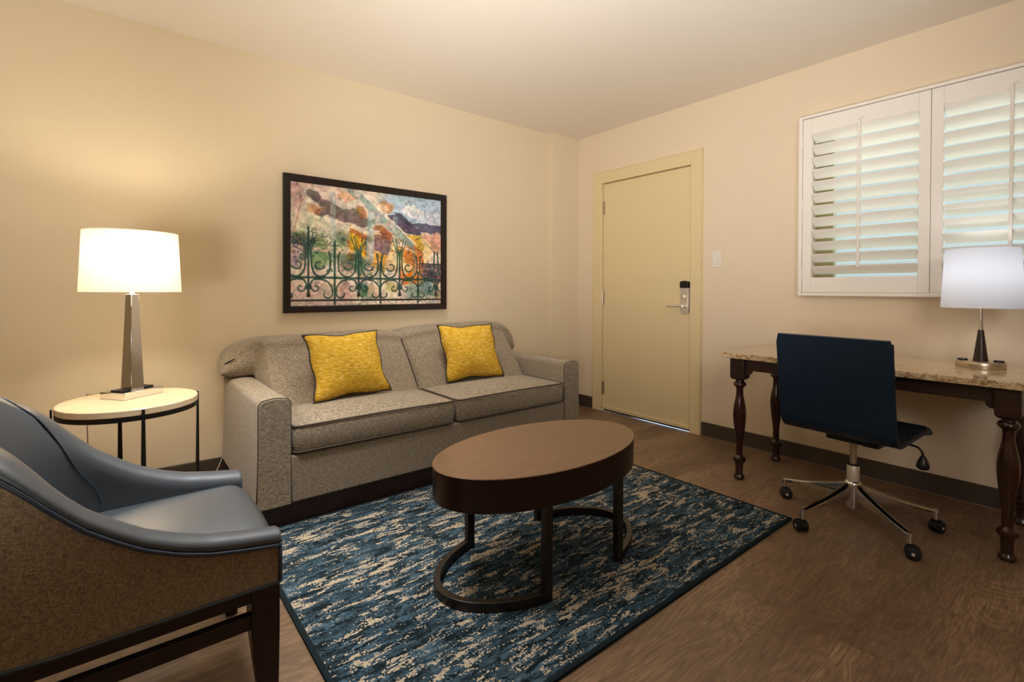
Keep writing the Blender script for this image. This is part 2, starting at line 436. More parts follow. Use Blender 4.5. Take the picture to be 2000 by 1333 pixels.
# ------------------------------------------------------------------ entrance door
def build_door():
    d = bpy.data.objects.new('door_1', None); COL.objects.link(d); d.location = (0, -0.742, 0)
    struct(d, 'tan flush entrance door in a matching painted frame')
    oy = 0.742
    bm = NB()
    prof = [(-0.024, 0), (-0.024, 0.092), (-0.016, 0.0955), (-0.016, 0.0995), (0.002, 0.0995)]
    fo = 0.0995
    # casing: jambs and head as boxes with an inner rabbet
    def fr(y0, y1, z0, z1, x0=-0.024, x1=0.12): bx(bm, x0, x1, y0+oy, y1+oy, z0, z1)
    fr(DY0, -0.2039, 0, DZ+fo)
    fr(-1.2665, DY1, 0, DZ+fo)
    fr(DY1, DY0, DZ, DZ+fo)
    obj('door_frame', bm, 'door_paint', d, bevel=0.003, segs=2)
    bm = NB()
    fr2 = lambda y0, y1, z0, z1, x0, x1: bx(bm, x0, x1, y0+oy, y1+oy, z0, z1)
    fr2(-1.2725, -1.2665, 0, DZ+fo+0.004, -0.012, 0.0)
    fr2(-1.2725, -0.198, DZ+fo, DZ+fo+0.005, -0.012, 0.0)
    fr2(-0.2039, -0.198, 0, DZ+fo+0.004, -0.012, 0.0)
    obj('frame_edge_trim', bm, 'door_paint', d, bevel=0.001, segs=1)
    bm = NB(); fr2(DY0-0.012, DY0, 0, DZ, 0.052, 0.12); fr2(DY1, DY1+0.012, 0, DZ, 0.052, 0.12); fr2(DY1, DY0, DZ-0.012, DZ, 0.052, 0.12)
    obj('door_stop', bm, 'door_paint', d)
    box('door_leaf', 0.002, 0.046, DY1+0.004+oy, DY0-0.004+oy, 0.016, DZ-0.005, 'door_paint', d, bevel=0.0015, segs=1)
    box('door_sweep', -0.012, 0.002, DY1+0.008+oy, DY0-0.008+oy, 0.018, 0.052, 'door_paint', d, bevel=0.005, segs=2)
    bm = NB(); bx(bm, -0.004, 0.04, DY1+0.008+oy, DY0-0.02+oy, 0.007, 0.018)
    obj('sweep_brush', bm, 'black', d)
    for i, (zt, zb) in enumerate(((1.879, 1.764), (1.072, 0.955), (0.263, 0.150))):
        bm = NB()
        tube(bm, [(-0.006, DY0+0.001+oy, zb), (-0.006, DY0+0.001+oy, zt)], 0.0065, 10)
        tube(bm, [(-0.006, DY0+0.001+oy, zb-0.004), (-0.006, DY0+0.001+oy, zb)], 0.005, 8)
        tube(bm, [(-0.006, DY0+0.001+oy, zt), (-0.006, DY0+0.001+oy, zt+0.004)], 0.005, 8)
        bx(bm, -0.001, 0.0015, DY0-0.022+oy, DY0+oy, zb, zt)
        for k in (0.2, 0.4, 0.6, 0.8):
            z = zb+(zt-zb)*k
            tube(bm, [(-0.006, DY0+0.001+oy, z-0.001), (-0.006, DY0+0.001+oy, z+0.001)], 0.0071, 10)
        obj('hinge', bm, 'nickel', d, angle=40)
    # lock: long steel plate, black reader cap, thumb turn, lever
    yc = -1.131+oy
    bm = NB()
    pts = []
    w, zb, zt = 0.036, 0.905, 1.105
    for k in range(9):
        a = PI+PI*k/8; pts.append((w*math.cos(a), zb+0.014+0.014*math.sin(a)))
    pts += [(w, zt), (-w, zt)]
    v0 = [bm.verts.new((0.003, yc+p[0], p[1])) for p in pts]; v1 = [bm.verts.new((-0.022, yc+p[0]*0.93, p[1])) for p in pts]
    n = len(pts)
    for i in range(n): bm.faces.new((v0[i], v0[(i+1) % n], v1[(i+1) % n], v1[i]))
    bm.faces.new(v1); bm.faces.new(v0[::-1])
    plate = obj('lock_plate', bm, 'steel', d, bevel=0.003)
    bm = NB(); pts = [(w+0.001, zt), (w+0.001, zt+0.04)]
    for k in range(1, 8):
        a = PI*k/8; pts.append((math.cos(a)*(w+0.001), zt+0.04+0.014*math.sin(a)))
    pts += [(-w-0.001, zt+0.04), (-w-0.001, zt)]
    v0 = [bm.verts.new((0.003, yc+p[0], p[1])) for p in pts]; v1 = [bm.verts.new((-0.03, yc+p[0]*0.94, p[1])) for p in pts]
    n = len(pts)
    for i in range(n): bm.faces.new((v0[i], v0[(i+1) % n], v1[(i+1) % n], v1[i]))
    bm.faces.new(v1); bm.faces.new(v0[::-1])
    obj('card_reader', bm, 'black', d, bevel=0.003)
    bm = NB(); tube(bm, [(-0.02, yc, 1.04), (-0.028, yc, 1.04)], 0.015, 16); bx(bm, -0.046, -0.027, yc-0.005, yc+0.005, 1.026, 1.054)
    obj('thumb_turn', bm, 'nickel', d, angle=40, bevel=0.002)
    bm = NB(); tube(bm, [(-0.02, yc, 0.965), (-0.055, yc, 0.965)], 0.012, 14)
    path = catmull([(-0.058, yc-0.006, 0.965), (-0.06, yc+0.04, 0.966), (-0.056, yc+0.09, 0.965), (-0.05, yc+0.135, 0.961)], 6)
    tube(bm, path, [0.0115-0.0055*i/(len(path)-1) for i in range(len(path))], 12)
    obj('door_lever', bm, 'steel', d, angle=50)
    for z in (0.92,): 
        bm = NB(); tube(bm, [(-0.021, yc, z), (-0.024, yc, z)], 0.005, 10); obj('screw', bm, 'nickel', d, angle=40)
build_door()

# light switch
def build_switch():
    s = thing('light_switch', 'white rocker light switch on the wall right of the entrance door', 'light switch', (0, -1.38, 1.315))
    box('wall_plate', -0.006, 0.0, -0.035, 0.035, -0.06, 0.06, 'white_plastic', s, bevel=0.002)
    bm = NB(); v = bx(bm, -0.012, -0.005, -0.017, 0.017, -0.034, 0.034)
    for q in v:
        if q.co.x < -0.01 and q.co.z > 0: q.co.x += 0.005
    obj('rocker', bm, 'white_plastic', s, bevel=0.001, segs=1)
build_switch()

# ------------------------------------------------------------------ window and shutters
def build_window():
    w = bpy.data.objects.new('window_1', None); COL.objects.link(w); w.location = (0.1, -2.6, WZ0)
    struct(w, 'window behind the white shutters')
    bm = NB(); ox, oy, oz = -0.1, 2.6, -WZ0
    def f(x0, x1, y0, y1, z0, z1): bx(bm, x0+ox, x1+ox, y0+oy, y1+oy, z0+oz, z1+oz)
    f(0.08, 0.13, WY0-0.10, WY0, WZ0, WZ1); f(0.08, 0.13, WY1, WY1+0.10, WZ0, WZ1)
    f(0.08, 0.13, WY1, WY0, WZ0, WZ0+0.06); f(0.08, 0.13, WY1, WY0, WZ1-0.06, WZ1)
    f(0.09, 0.12, -2.62, -2.58, WZ0, WZ1)
    obj('window_frame', bm, 'window_frame', w, bevel=0.003, segs=1)
    bm = NB(); bx(bm, 0.103+ox, 0.107+ox, WY1+0.09+oy, WY0-0.09+oy, WZ0+0.05+oz, WZ1-0.05+oz)
    obj('window_pane', bm, 'glass', w)
build_window()

def build_shutter():
    Y0, Y1, Z0, Z1 = -1.952, -3.242, 1.054, 2.174
    s = thing('window_shutter', 'white two-panel louvred shutter boxed out over the window above the desk', 'shutter', (0, -2.6, Z0))
    oy, oz = 2.6, -Z0
    bm = NB()
    def f(x0, x1, y0, y1, z0, z1): bx(bm, x0, x1, y0+oy, y1+oy, z0+oz, z1+oz)
    t = 0.022
    f(-0.066, 0.0, Y0-t, Y0, Z0, Z1); f(-0.066, 0.0, Y1, Y1+t, Z0, Z1)
    f(-0.066, 0.0, Y1+t, Y0-t, Z1-t+0.004, Z1); f(-0.066, 0.0, Y1+t, Y0-t, Z0, Z0+t-0.002)
    obj('shutter_frame', bm, 'white_paint', s, bevel=0.003, segs=2)
    panels = ((-1.9755, -2.5965), (-2.5985, -3.2195))
    pz0, pz1 = Z0+t, Z1-t+0.001
    for (a, b) in panels:
        bm = NB()
        f(-0.06, -0.032, a-0.05, a, pz0, pz1); f(-0.06, -0.032, b, b+0.05, pz0, pz1)
        f(-0.06, -0.032, b+0.05, a-0.05, pz0, 1.168); f(-0.06, -0.032, b+0.05, a-0.05, 2.056, pz1)
        p = obj('shutter_panel', bm, 'white_paint', s, bevel=0.002, segs=2)
        bm = NB()
        zs = [1.234+0.0745*k for k in range(12)]
        tilt = math.radians(33)
        for z in zs:
            # room edge high, outer edge low; lens-shaped section
            prof = []
            hw, th = 0.0455, 0.0055
            for k in range(12):
                an = 2*PI*k/12
                u = hw*math.cos(an); v = th*math.sin(an)
                prof.append((u, v))
            cx, cz = -0.034, z-0.0215
            ring0 = []; ring1 = []
            for (u, v) in prof:
                x = cx + (-u*math.cos(tilt) + v*math.sin(tilt)); zz = cz + (u*math.sin(tilt) + v*math.cos(tilt))
                ring0.append((x, a-0.052+oy, zz+oz)); ring1.append((x, b+0.052+oy, zz+oz))
            loft(bm, [ring0, ring1])
        obj('louvers', bm, 'white_paint', p, angle=50)
        bm = NB()
        yr = a-0.302
        bx(bm, -0.082, -0.069, yr-0.007+oy, yr+0.007+oy, 1.222+oz, 2.075+oz)
        obj('tilt_rod', bm, 'white_paint', p, bevel=0.003)
        bm = NB(); c = [(-0.075, yr-0.006+oy+0.011*math.cos(q*PI/5)-0.006, 2.078+oz+0.008*math.sin(q*PI/5)) for q in range(6)]
        tube(bm, c, 0.0018, 6); obj('rod_hook', bm, 'white_paint', p, smooth=True)
    for (yy) in (Y0-t, ):
        for zc in (2.02, 1.62, 1.18):
            bm = NB(); tube(bm, [(-0.066, yy+oy, zc-0.035+oz), (-0.066, yy+oy, zc+0.035+oz)], 0.004, 8)
            obj('hinge', bm, 'white_paint', s, angle=40)
build_shutter()

# ------------------------------------------------------------------ rug
def build_rug():
    x0, x1, y0, y1 = -2.972, -0.932, -2.268, -0.855
    cx, cy = (x0+x1)/2, (y0+y1)/2
    r = thing('area_rug', 'navy, teal and beige streaked rug under the oval coffee table', 'rug', (cx, cy, 0))
    box('pile', x0-cx+0.012, x1-cx-0.012, y0-cy+0.012, y1-cy-0.012, 0.0005, 0.0105, 'rug', r)
    bm = NB()
    hx, hy = (x1-x0)/2-0.006, (y1-y0)/2-0.006
    tube(bm, [(-hx, -hy, 0.0062), (hx, -hy, 0.0062), (hx, hy, 0.0062), (-hx, hy, 0.0062)], 0.0062, 8, closed=True)
    bx(bm, -hx-0.006, -hx+0.010, -hy-0.006, hy+0.006, 0.0, 0.0108); bx(bm, hx-0.010, hx+0.006, -hy-0.006, hy+0.006, 0.0, 0.0108)
    bx(bm, -hx, hx, -hy-0.006, -hy+0.010, 0.0, 0.0108); bx(bm, -hx, hx, hy-0.010, hy+0.006, 0.0, 0.0108)
    obj('binding', bm, 'rug_edge', r)
build_rug()

# ------------------------------------------------------------------ sofa
def rounded_prism(bm, pts, x0, x1):
    a = [bm.verts.new((x0, y, z)) for y, z in pts]; b = [bm.verts.new((x1, y, z)) for y, z in pts]
    n = len(pts)
    for i in range(n): bm.faces.new((a[i], a[(i+1) % n], b[(i+1) % n], b[i]))
    bm.faces.new(a[::-1]); bm.faces.new(b)
def cushion_mesh(bm, x0, x1, y0, y1, z0, z1, crown=0.03, edge=0.018, nx=44, ny=36, puff=0.006, back_drop=0.0):
    """upholstered block: flat bottom, crowned top, gently bulging sides and soft edges"""
    def top(u, v):
        c = (1-abs(2*u-1)**2.6)*(1-abs(2*v-1)**2.6)
        return z1+crown*c-back_drop*v
    prof = []
    rings = []
    levels = [(0.0, -edge), (0.25*edge, -0.4*edge), (edge, 0.0)]
    RC = 0.035
    mx, my, hx, hy = (x0+x1)/2, (y0+y1)/2, (x1-x0)/2, (y1-y0)/2
    def rnd(x, y):
        dx, dy = x-mx, y-my
        ax, ay = abs(dx)-(hx-RC), abs(dy)-(hy-RC)
        if ax > 0 and ay > 0 and dy < 0:
            L = math.hypot(ax, ay); k = max(ax, ay)/L
            return (mx+math.copysign(hx-RC+ax*k, dx), my+math.copysign(hy-RC+ay*k, dy))
        return (x, y)
    def rect(inset, z, bulge):
        out = []
        X0, X1, Y0, Y1 = x0+inset, x1-inset, y0+inset, y1-inset
        for i in range(nx): out.append((X0+(X1-X0)*i/nx, Y0))
        for j in range(ny): out.append((X1, Y0+(Y1-Y0)*j/ny))
        for i in range(nx): out.append((X1-(X1-X0)*i/nx, Y1))
        for j in range(ny): out.append((X0, Y1-(Y1-Y0)*j/ny))
        return [(*rnd(x, y), z) for x, y in out]
    r1 = rect(edge, z0, 0); r2 = rect(edge*0.3, z0+edge*0.3, 0); r3 = rect(0, z0+edge, 0)
    rm = rect(-puff, (z0+z1)/2, 0); r4 = rect(0, z1-edge, 0); r5 = rect(edge*0.3, z1-edge*0.3, 0)
    rings = [r1, r2, r3, rm, r4, r5]
    R = loft(bm, rings, True, False)
    bm.faces.new(R[0][::-1])
    # top grid
    X0, X1, Y0, Y1 = x0+edge, x1-edge, y0+edge, y1-edge
    G = [[bm.verts.new((*rnd(X0+(X1-X0)*i/nx, Y0+(Y1-Y0)*j/ny), top(i/nx, j/ny))) for j in range(ny+1)] for i in range(nx+1)]
    for i in range(nx):
        for j in range(ny):
            bm.faces.new((G[i][j], G[i+1][j], G[i+1][j+1], G[i][j+1]))
    border = [G[i][0] for i in range(nx)]+[G[nx][j] for j in range(ny)]+[G[nx-i][ny] for i in range(nx)]+[G[0][ny-j] for j in range(ny)]
    last = R[-1]; n = len(border)
    for i in range(n):
        bm.faces.new((last[i], last[(i+1) % n], border[(i+1) % n], border[i]))

def build_sofa():
    X0, X1 = -2.93, -0.905
    s = thing('sofa', 'grey-brown woven two-seat sofa with square arms against the picture wall', 'sofa', (-1.92, -0.42, 0))
    ox, oy = 1.92, 0.42
    def B(name, x0, x1, y0, y1, z0, z1, mat, bevel=0, segs=2, parent=s):
        return box(name, x0+ox, x1+ox, y0+oy, y1+oy, z0, z1, mat, parent, bevel, segs)
    B('plinth', X0+0.012, X1-0.012, -0.853, -0.02, 0.0, 0.107, 'dark_wood', 0.004)
    fy = -0.868
    # body / front rail
    bm = NB(); bx(bm, X0+0.135+ox, X1-0.13+ox, -0.86+oy, -0.02+oy, 0.104, 0.322)
    obj('seat_rail', bm, 'sofa', s, bevel=0.008, segs=2)
    # arms
    def arm(xo, xi, sgn):
        # sgn -1 = left arm (outer side at lower x)
        bm = NB()
        nz = 14; rings = []
        zt = 0.592
        prof = []
        outer, inner = xo, xi
        # section in x-z (rounded top corners), lofted along y
        r = 0.028
        def sec(y, zt, flare):
            pts = []
            pts.append((outer+sgn*flare, 0.106)); pts.append((outer+sgn*flare*0.5, 0.22)); pts.append((outer, 0.36))
            pts.append((outer, zt-r))
            for k in range(1, 6):
                a = PI/2*k/5
                pts.append((outer-sgn*(r-r*math.cos(a)), zt-r+r*math.sin(a)))
            pts.append(((outer+inner)/2, zt+0.005))
            for k in range(0, 6):
                a = PI/2*(1-k/5)
                pts.append((inner+sgn*(r-r*math.cos(a)), zt-r+r*math.sin(a)))
            pts.append((inner, 0.36)); pts.append((inner, 0.106))
            return [(x+ox, y+oy, z) for x, z in pts]
        ys = [fy+0.012, fy+0.02, -0.7, -0.5, -0.3, -0.1, 0.0, 0.03]
        rings = [sec(y, zt-0.004 if i > 1 else zt, 0.008) for i, y in enumerate(ys)]
        loft(bm, rings)
        a = obj('arm', bm, 'sofa', s, angle=50)
        bm = NB()
        f0 = sec(fy+0.013, zt-0.003, 0.008)
        f1 = [((p[0]-(outer+inner)/2-ox)*0.985+(outer+inner)/2+ox, fy+oy, p[2] if p[2] < 0.2 else p[2]-0.003) for p in f0]
        loft(bm, [f0, f1])
        fp = obj('arm_front', bm, 'sofa', a, angle=50)
        bm = NB(); pth = [(q[0], fy+0.010+oy, q[2]) for q in f0]
        tube(bm, pth, 0.0042, 8); obj('piping', bm, 'sofa_pipe', a, smooth=True)
        return a
    arm(X0, X0+0.133, -1)
    arm(X1, X1-0.133, 1)
    # seat cushions
    for (a, b) in ((-2.786, -1.916), (-1.900, -1.052)):
        bm = NB()
        cushion_mesh(bm, a+ox, b+ox, -0.868+oy, -0.40+oy, 0.330, 0.455, crown=0.030, edge=0.012)
        c = obj('seat_cushion', bm, 'sofa', s, smooth=True)
        for z, m in ((0.453, 0.002), (0.334, 0.002)):
            bm = NB(); pth = []
            e = -0.002
            pts = [(a-e, -0.41), (a-e, -0.838), (a+0.006, -0.857), (a+0.030, -0.869), (b-0.030, -0.869), (b-0.006, -0.857), (b+e, -0.838), (b+e, -0.41)]
            den = []
            for p, q in zip(pts, pts[1:]):
                k = max(1, int((abs(p[0]-q[0])+abs(p[1]-q[1]))/0.04))
                den += [(p[0]+(q[0]-p[0])*t/k, p[1]+(q[1]-p[1])*t/k) for t in range(k)]
            den.append(pts[-1])
            sag = lambda x: 0.004*math.sin((x-a)/(b-a)*PI) if z > 0.4 else 0
            tube(bm, [(x+ox, y+oy, z+sag(x)) for x, y in den], 0.0042, 8)
            obj('piping', bm, 'sofa_pipe', c, smooth=True)
    # back: one padded roll with wings over the rear of the arms and a centre groove
    bm = NB()
    xs = []
    xa, xb = -2.972, -0.905
    N = 260
    for i in range(N+1):
        t = i/N
        xs.append(xa+(xb-xa)*(0.5-0.5*math.cos(PI*t))*0.6+(xb-xa)*t*0.4)
    rings = []
    inL, inR = X0+0.139, X1-0.139
    xc = -1.915
    for x in xs:
        dl, dr = x-xa, xb-x
        # top outline, rounded shoulders
        rl = min(1, dl/0.24); rr = min(1, dr/0.20)
        ztop = 0.803+0.026*sstep(-2.7, -1.2, x)
        kl = math.sqrt(max(0, 1-(1-rl)**2)); kr = math.sqrt(max(0, 1-(1-rr)**2))
        zt = 0.60+(ztop-0.60)*(0.28+0.72*kl)*(0.25+0.75*kr) if min(rl, rr) < 1 else ztop
        g = math.exp(-((x-xc)/0.016)**2)
        g2 = math.exp(-((x-xc)/0.10)**2)
        zt -= 0.012*g+0.018*g2
        # wings beyond the inner arm faces sit on the arms
        w = 1.0 if (x < inL or x > inR) else 0.0
        wl = sstep(-(inL+0.03), -(inL-0.02), -x) if x < -2 else sstep(inR-0.03, inR+0.02, x)
        zb = 0.40+(0.600-0.40)*wl
        endk = min(1, min(dl, dr)/0.05); endk = math.sqrt(max(0.0, 1-(1-endk)**2))
        sec = []
        nf = 16
        yback = 0.045
        for k in range(nf+1):
            t = k/nf
            z = zb+(zt-0.05-zb)*t
            # front surface, reclining and padded
            base = -0.475+0.30*((z-0.44)/0.34)**0.9 if z > 0.44 else -0.475
            yf = base*(1-wl)+(-0.165-0.02*math.sin(PI*t))*wl
            yf -= 0.030*math.sin(PI*min(1, max(0, (z-0.42)/0.42)))*(1-wl)
            yf += 0.034*g+0.010*g2
            sec.append((yf, z))
        yt = sec[-1][0]
        # rounded top to the back
        R_ = 0.05
        for k in range(1, 7):
            a = PI/2*k/6
            sec.append((yt+0.055*(1-math.cos(a)), zt-0.05+0.05*math.sin(a)))
        sec.append((yback-0.07, zt+0.002))
        for k in range(1, 6):
            a = PI/2*(1-k/5)
            sec.append((yback-0.045+0.045*math.cos(a), zt-0.045+0.045*math.sin(a)))
        sec.append((yback, zb+0.02)); sec.append((yback, zb))
        # shrink section at the very ends
        cy = sum(p[0] for p in sec)/len(sec); cz = sum(p[1] for p in sec)/len(sec)
        q = 0.35+0.65*endk
        rings.append([(x+ox, (cy+(p[0]-cy)*q)+oy, cz+(p[1]-cz)*(0.55+0.45*endk)) for p in sec])
    loft(bm, rings)
    b = obj('backrest', bm, 'sofa', s, smooth=True)
    bm = NB(); zz = [0.47, 0.52, 0.58, 0.64, 0.70, 0.75, 0.775, 0.80]
    pth = []
    for z in zz[:-1]:
        base = -0.475+0.30*((z-0.44)/0.34)**0.9
        pth.append((xc+ox, base-0.030*math.sin(PI*min(1, max(0, (z-0.42)/0.42)))+0.030+oy, z))
    tube(bm, catmull(pth, 5), 0.003, 6); obj('seam', bm, 'sofa_pipe', b, smooth=True)
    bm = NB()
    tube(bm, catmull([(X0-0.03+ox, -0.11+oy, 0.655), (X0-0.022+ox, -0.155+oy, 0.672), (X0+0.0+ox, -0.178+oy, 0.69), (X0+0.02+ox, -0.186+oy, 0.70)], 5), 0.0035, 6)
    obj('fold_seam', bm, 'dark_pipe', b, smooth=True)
build_sofa()

# ------------------------------------------------------------------ throw pillows
def pillow(name, label, c, size, thick, tilt, rotz, roll, seedv):
    """c = centre of the bottom edge; leans back by tilt"""
    p = thing(name, label, 'pillow', c, rotz, 'mustard throw pillows on the sofa')
    w, h = size
    n = 22
    rnd = random.Random(seedv)
    ph = [rnd.uniform(0, 6.28) for _ in range(6)]
    def P(u, v, side):
        # u,v in -1..1 ; pinched corners, wavy sides
        iu = 1-0.10*(1-abs(v)**1.7)*1.0; iv = 1-0.10*(1-abs(u)**1.7)
        x = u*w/2*(iu+0.03*math.sin(6*v+ph[0])*abs(u)**6); z = v*h/2*(iv+0.022*math.sin(6*u+ph[1])*abs(v)**6)
        b = ((1-abs(u)**2.4)*(1-abs(v)**2.4))
        y = side*thick/2*(max(b, 0)**0.55)
        y += 0.006*math.sin(4*u+3*v+ph[2])*max(b, 0)**0.5
        if v < 0: y += 0  # sits
        # roll in plane, tilt
        xr = x*math.cos(roll)-z*math.sin(roll); zr = x*math.sin(roll)+z*math.cos(roll)
        zr += h/2
        yy = y*math.cos(tilt)+zr*math.sin(tilt); zz = zr*math.cos(tilt)-y*math.sin(tilt)
        return (xr, yy, zz)
    bm = NB()
    A = [[bm.verts.new(P(-1+2*i/n, -1+2*j/n, -1)) for j in range(n+1)] for i in range(n+1)]
    Bk = [[A[i][j] if i in (0, n) or j in (0, n) else bm.verts.new(P(-1+2*i/n, -1+2*j/n, 1)) for j in range(n+1)] for i in range(n+1)]
    for G in (A, Bk):
        for i in range(n):
            for j in range(n):
                bm.faces.new((G[i][j], G[i+1][j], G[i+1][j+1], G[i][j+1]))
    zmin = min(v.co.z for v in bm.verts)
    edge = [A[i][0].co.copy() for i in range(n)]+[A[n][j].co.copy() for j in range(n)]+[A[n-i][n].co.copy() for i in range(n)]+[A[0][n-j].co.copy() for j in range(n)]
    obj('cover', bm, 'mustard', p, smooth=True)
    bm = NB(); tube(bm, edge, 0.0042, 6, closed=True); obj('piping', bm, 'dark_pipe', p, smooth=True)
    p.location.z -= zmin-0.004
    return p
pillow('throw_pillow', 'mustard woven throw pillow on the sofa seat nearer the chrome lamp', (-2.377, -0.545, 0.478), (0.445, 0.390), 0.16, 0.45, 0.06, 0.015, 1)
pillow('throw_pillow', 'mustard woven throw pillow on the sofa seat nearer the entrance door', (-1.530, -0.520, 0.478), (0.430, 0.400), 0.16, 0.45, -0.12, 0.0, 2)

# ------------------------------------------------------------------ coffee table
def build_coffee_table():
    s = thing('coffee_table', 'dark brown oval coffee table with deep apron and curved base on the rug', 'coffee table', (-2.07, -1.765, 0.0108), 0.02)
    A, Bb = 0.488, 0.274
    zt = 0.449
    def ring(a, b, z, n=96): return [(a*math.cos(2*PI*k/n), b*math.sin(2*PI*k/n), z) for k in range(n)]
    bm = NB()
    loft(bm, [ring(A-0.002, Bb-0.002, zt-0.0045), ring(A, Bb, zt-0.004), ring(A, Bb, zt-0.0015), ring(A-0.0015, Bb-0.0015, zt)])
    obj('tabletop', bm, 'espresso_top', s, angle=40)
    bm = NB()
    loft(bm, [ring(A-0.004, Bb-0.004, zt-0.118), ring(A-0.0015, Bb-0.0015, zt-0.116), ring(A-0.0015, Bb-0.0015, zt-0.0045)])
    obj('apron', bm, 'espresso', s, angle=40)
    a, b = 0.483, 0.268
    lx = 0.21; tl = math.acos(lx/a)   # parameter angle of the legs
    for sgn in (-1, 1):
        bm = NB(); rings = []
        n = 48
        t0 = tl if sgn > 0 else PI-tl
        for k in range(n+1):
            t = (-tl+2*tl*k/n) if sgn > 0 else (PI-tl+2*tl*k/n)
            for_ = []
            o = (a*math.cos(t), b*math.sin(t)); i = ((a-0.026)*math.cos(t), (b-0.026)*math.sin(t))
            rings.append([(o[0], o[1], 0), (o[0], o[1], 0.034), (i[0], i[1], 0.034), (i[0], i[1], 0)])
        loft(bm, rings)
        obj('base_rail', bm, 'bronze_wood', s, bevel=0.002, angle=40)
    for sx in (-1, 1):
        for sy in (-1, 1):
            x, y = sx*(lx-0.014), sy*b*math.sin(tl)*0.985
            bm = NB()
            bx(bm, x-0.017, x+0.017, y-0.02 if sy > 0 else y-0.006, y+0.006 if sy > 0 else y+0.02, 0, zt-0.112)
            obj('leg', bm, 'bronze_wood', s, bevel=0.002)
build_coffee_table()

# ------------------------------------------------------------------ side table
def build_side_table():
    s = thing('side_table', 'round pale-topped side table with thin dark metal legs left of the sofa', 'side table', (-3.370, -0.644, 0))
    R = 0.237; zt = 0.625
    bm = NB(); lathe(bm, [(R-0.004, zt-0.028), (R, zt-0.024), (R, zt-0.003), (R-0.003, zt)], 72)
    obj('tabletop', bm, 'pale_wood', s, angle=40)
    bm = NB()
    n = 72
    def rr(r, z): return [(r*math.cos(2*PI*k/n), r*math.sin(2*PI*k/n), z) for k in range(n)]
    rings = [rr(R-0.001, zt-0.045), rr(R-0.001, zt-0.028), rr(R-0.016, zt-0.028), rr(R-0.016, zt-0.045), rr(R-0.001, zt-0.045)]
    loft(bm, rings, True, False); bmesh.ops.remove_doubles(bm, verts=bm.verts, dist=1e-5)
    obj('rim', bm, 'dark_metal', s, angle=40)
    for k in range(4):
        a = math.radians(8+90*k)
        bm = NB(); pth = []
        top = zt-0.004; rings = []
        for z, w in ((0.0, 0.0115), (0.3, 0.0088), (0.57, 0.0058), (top, 0.005)):
            c = (R+0.0065)
            er = Vector((math.cos(a), math.sin(a), 0)); et = Vector((-math.sin(a), math.cos(a), 0))
            p = er*c+Vector((0, 0, z))
            if z < 0.57: p = er*(R-0.002+0.007)+Vector((0, 0, z))
            rings.append([p+er*w*0.6+et*w, p-er*w*0.6+et*w, p-er*w*0.6-et*w, p+er*w*0.6-et*w])
        loft(bm, rings)
        obj('leg', bm, 'dark_metal', s)
build_side_table()

# ------------------------------------------------------------------ chrome table lamp
def shade(bm, rb, rt, zb, zt, th=0.0025, n=72):
    def rr(r, z): return [(r*math.cos(2*PI*k/n), r*math.sin(2*PI*k/n), z) for k in range(n)]
    rings = [rr(rb, zb), rr(rt, zt), rr(rt-th, zt), rr(rb-th, zb), rr(rb, zb)]
    loft(bm, rings, True, False); bmesh.ops.remove_doubles(bm, verts=bm.verts, dist=1e-5)
def spider(bm, r, z, zc):
    for k in range(3):
        a = 2*PI*k/3+0.5
        tube(bm, [(0, 0, zc), (r*math.cos(a), r*math.sin(a), z)], 0.0014, 6)
    tube(bm, [(0, 0, zc-0.004), (0, 0, zc+0.01)], 0.006, 10)
def build_chrome_lamp():
    ang = math.radians(37)
    L = (-3.3614, -0.5693, 0.6255)
    s = thing('table_lamp', 'chrome obelisk table lamp with lit drum shade on the round side table', 'table lamp', L, ang)
    box('base', -0.086, 0.086, -0.0645, 0.0645, 0, 0.029, 'chrome', s, bevel=0.0015)
    for sx in (-1, 1):
        box('outlet_cap', sx*0.053-0.019, sx*0.053+0.019, -0.027, 0.027, 0.029, 0.035, 'black', s, bevel=0.0015)
    bm = NB()
    def sq(h, z): return [(-h, -h, z), (h, -h, z), (h, h, z), (-h, h, z)]
    loft(bm, [sq(0.0285, 0.029), sq(0.0160, 0.436)])
    obj('column', bm, 'chrome', s, bevel=0.001)
    bm = NB(); lathe(bm, [(0.009, 0.436), (0.009, 0.455), (0.014, 0.457), (0.014, 0.535)], 20)
    obj('socket', bm, 'white_plastic', s, angle=40)
    bm = NB(); lathe(bm, [(0.011, 0.535), (0.015, 0.545), (0.026, 0.575), (0.028, 0.592), (0.022, 0.612), (0.004, 0.620)], 20)
    bl = obj('bulb', bm, 'bulb', s, smooth=True)
    bm = NB(); shade(bm, 0.1765, 0.1650, 0.446, 0.699, 0.002)
    sh = obj('lamp_shade', bm, 'shade_warm', s, angle=40)
    bm = NB(); spider(bm, 0.164, 0.695, 0.680); obj('shade_spider', bm, 'steel', sh, smooth=True)
    bm = NB(); tube(bm, catmull([(0, 0.012, 0.46), (0.0, 0.045, 0.52), (0.0, 0.045, 0.61), (0, 0, 0.680)], 5), 0.0013, 6); obj('harp', bm, 'steel', s, smooth=True)
    # power cord from the base over the back of the table
    bm = NB()
    R = Matrix.Rotation(-ang, 4, 'Z')
    wp = [(-3.430, -0.500, 0.633), (-3.452, -0.475, 0.640), (-3.480, -0.465, 0.634), (-3.500, -0.455, 0.629)]
    wp += [(-3.512, -0.430, 0.625), (-3.516, -0.405, 0.60), (-3.51, -0.395, 0.3), (-3.48, -0.37, 0.01)]
    tube(bm, catmull([R @ (Vector(p)-Vector(L)) for p in wp], 6), 0.0025, 6)
    obj('power_cord', bm, 'cord', s, smooth=True)
    point('table_lamp_bulb_light', (L[0], L[1], L[2]+0.590), 11.5, (1.0, 0.885, 0.71), 0.03)
build_chrome_lamp()
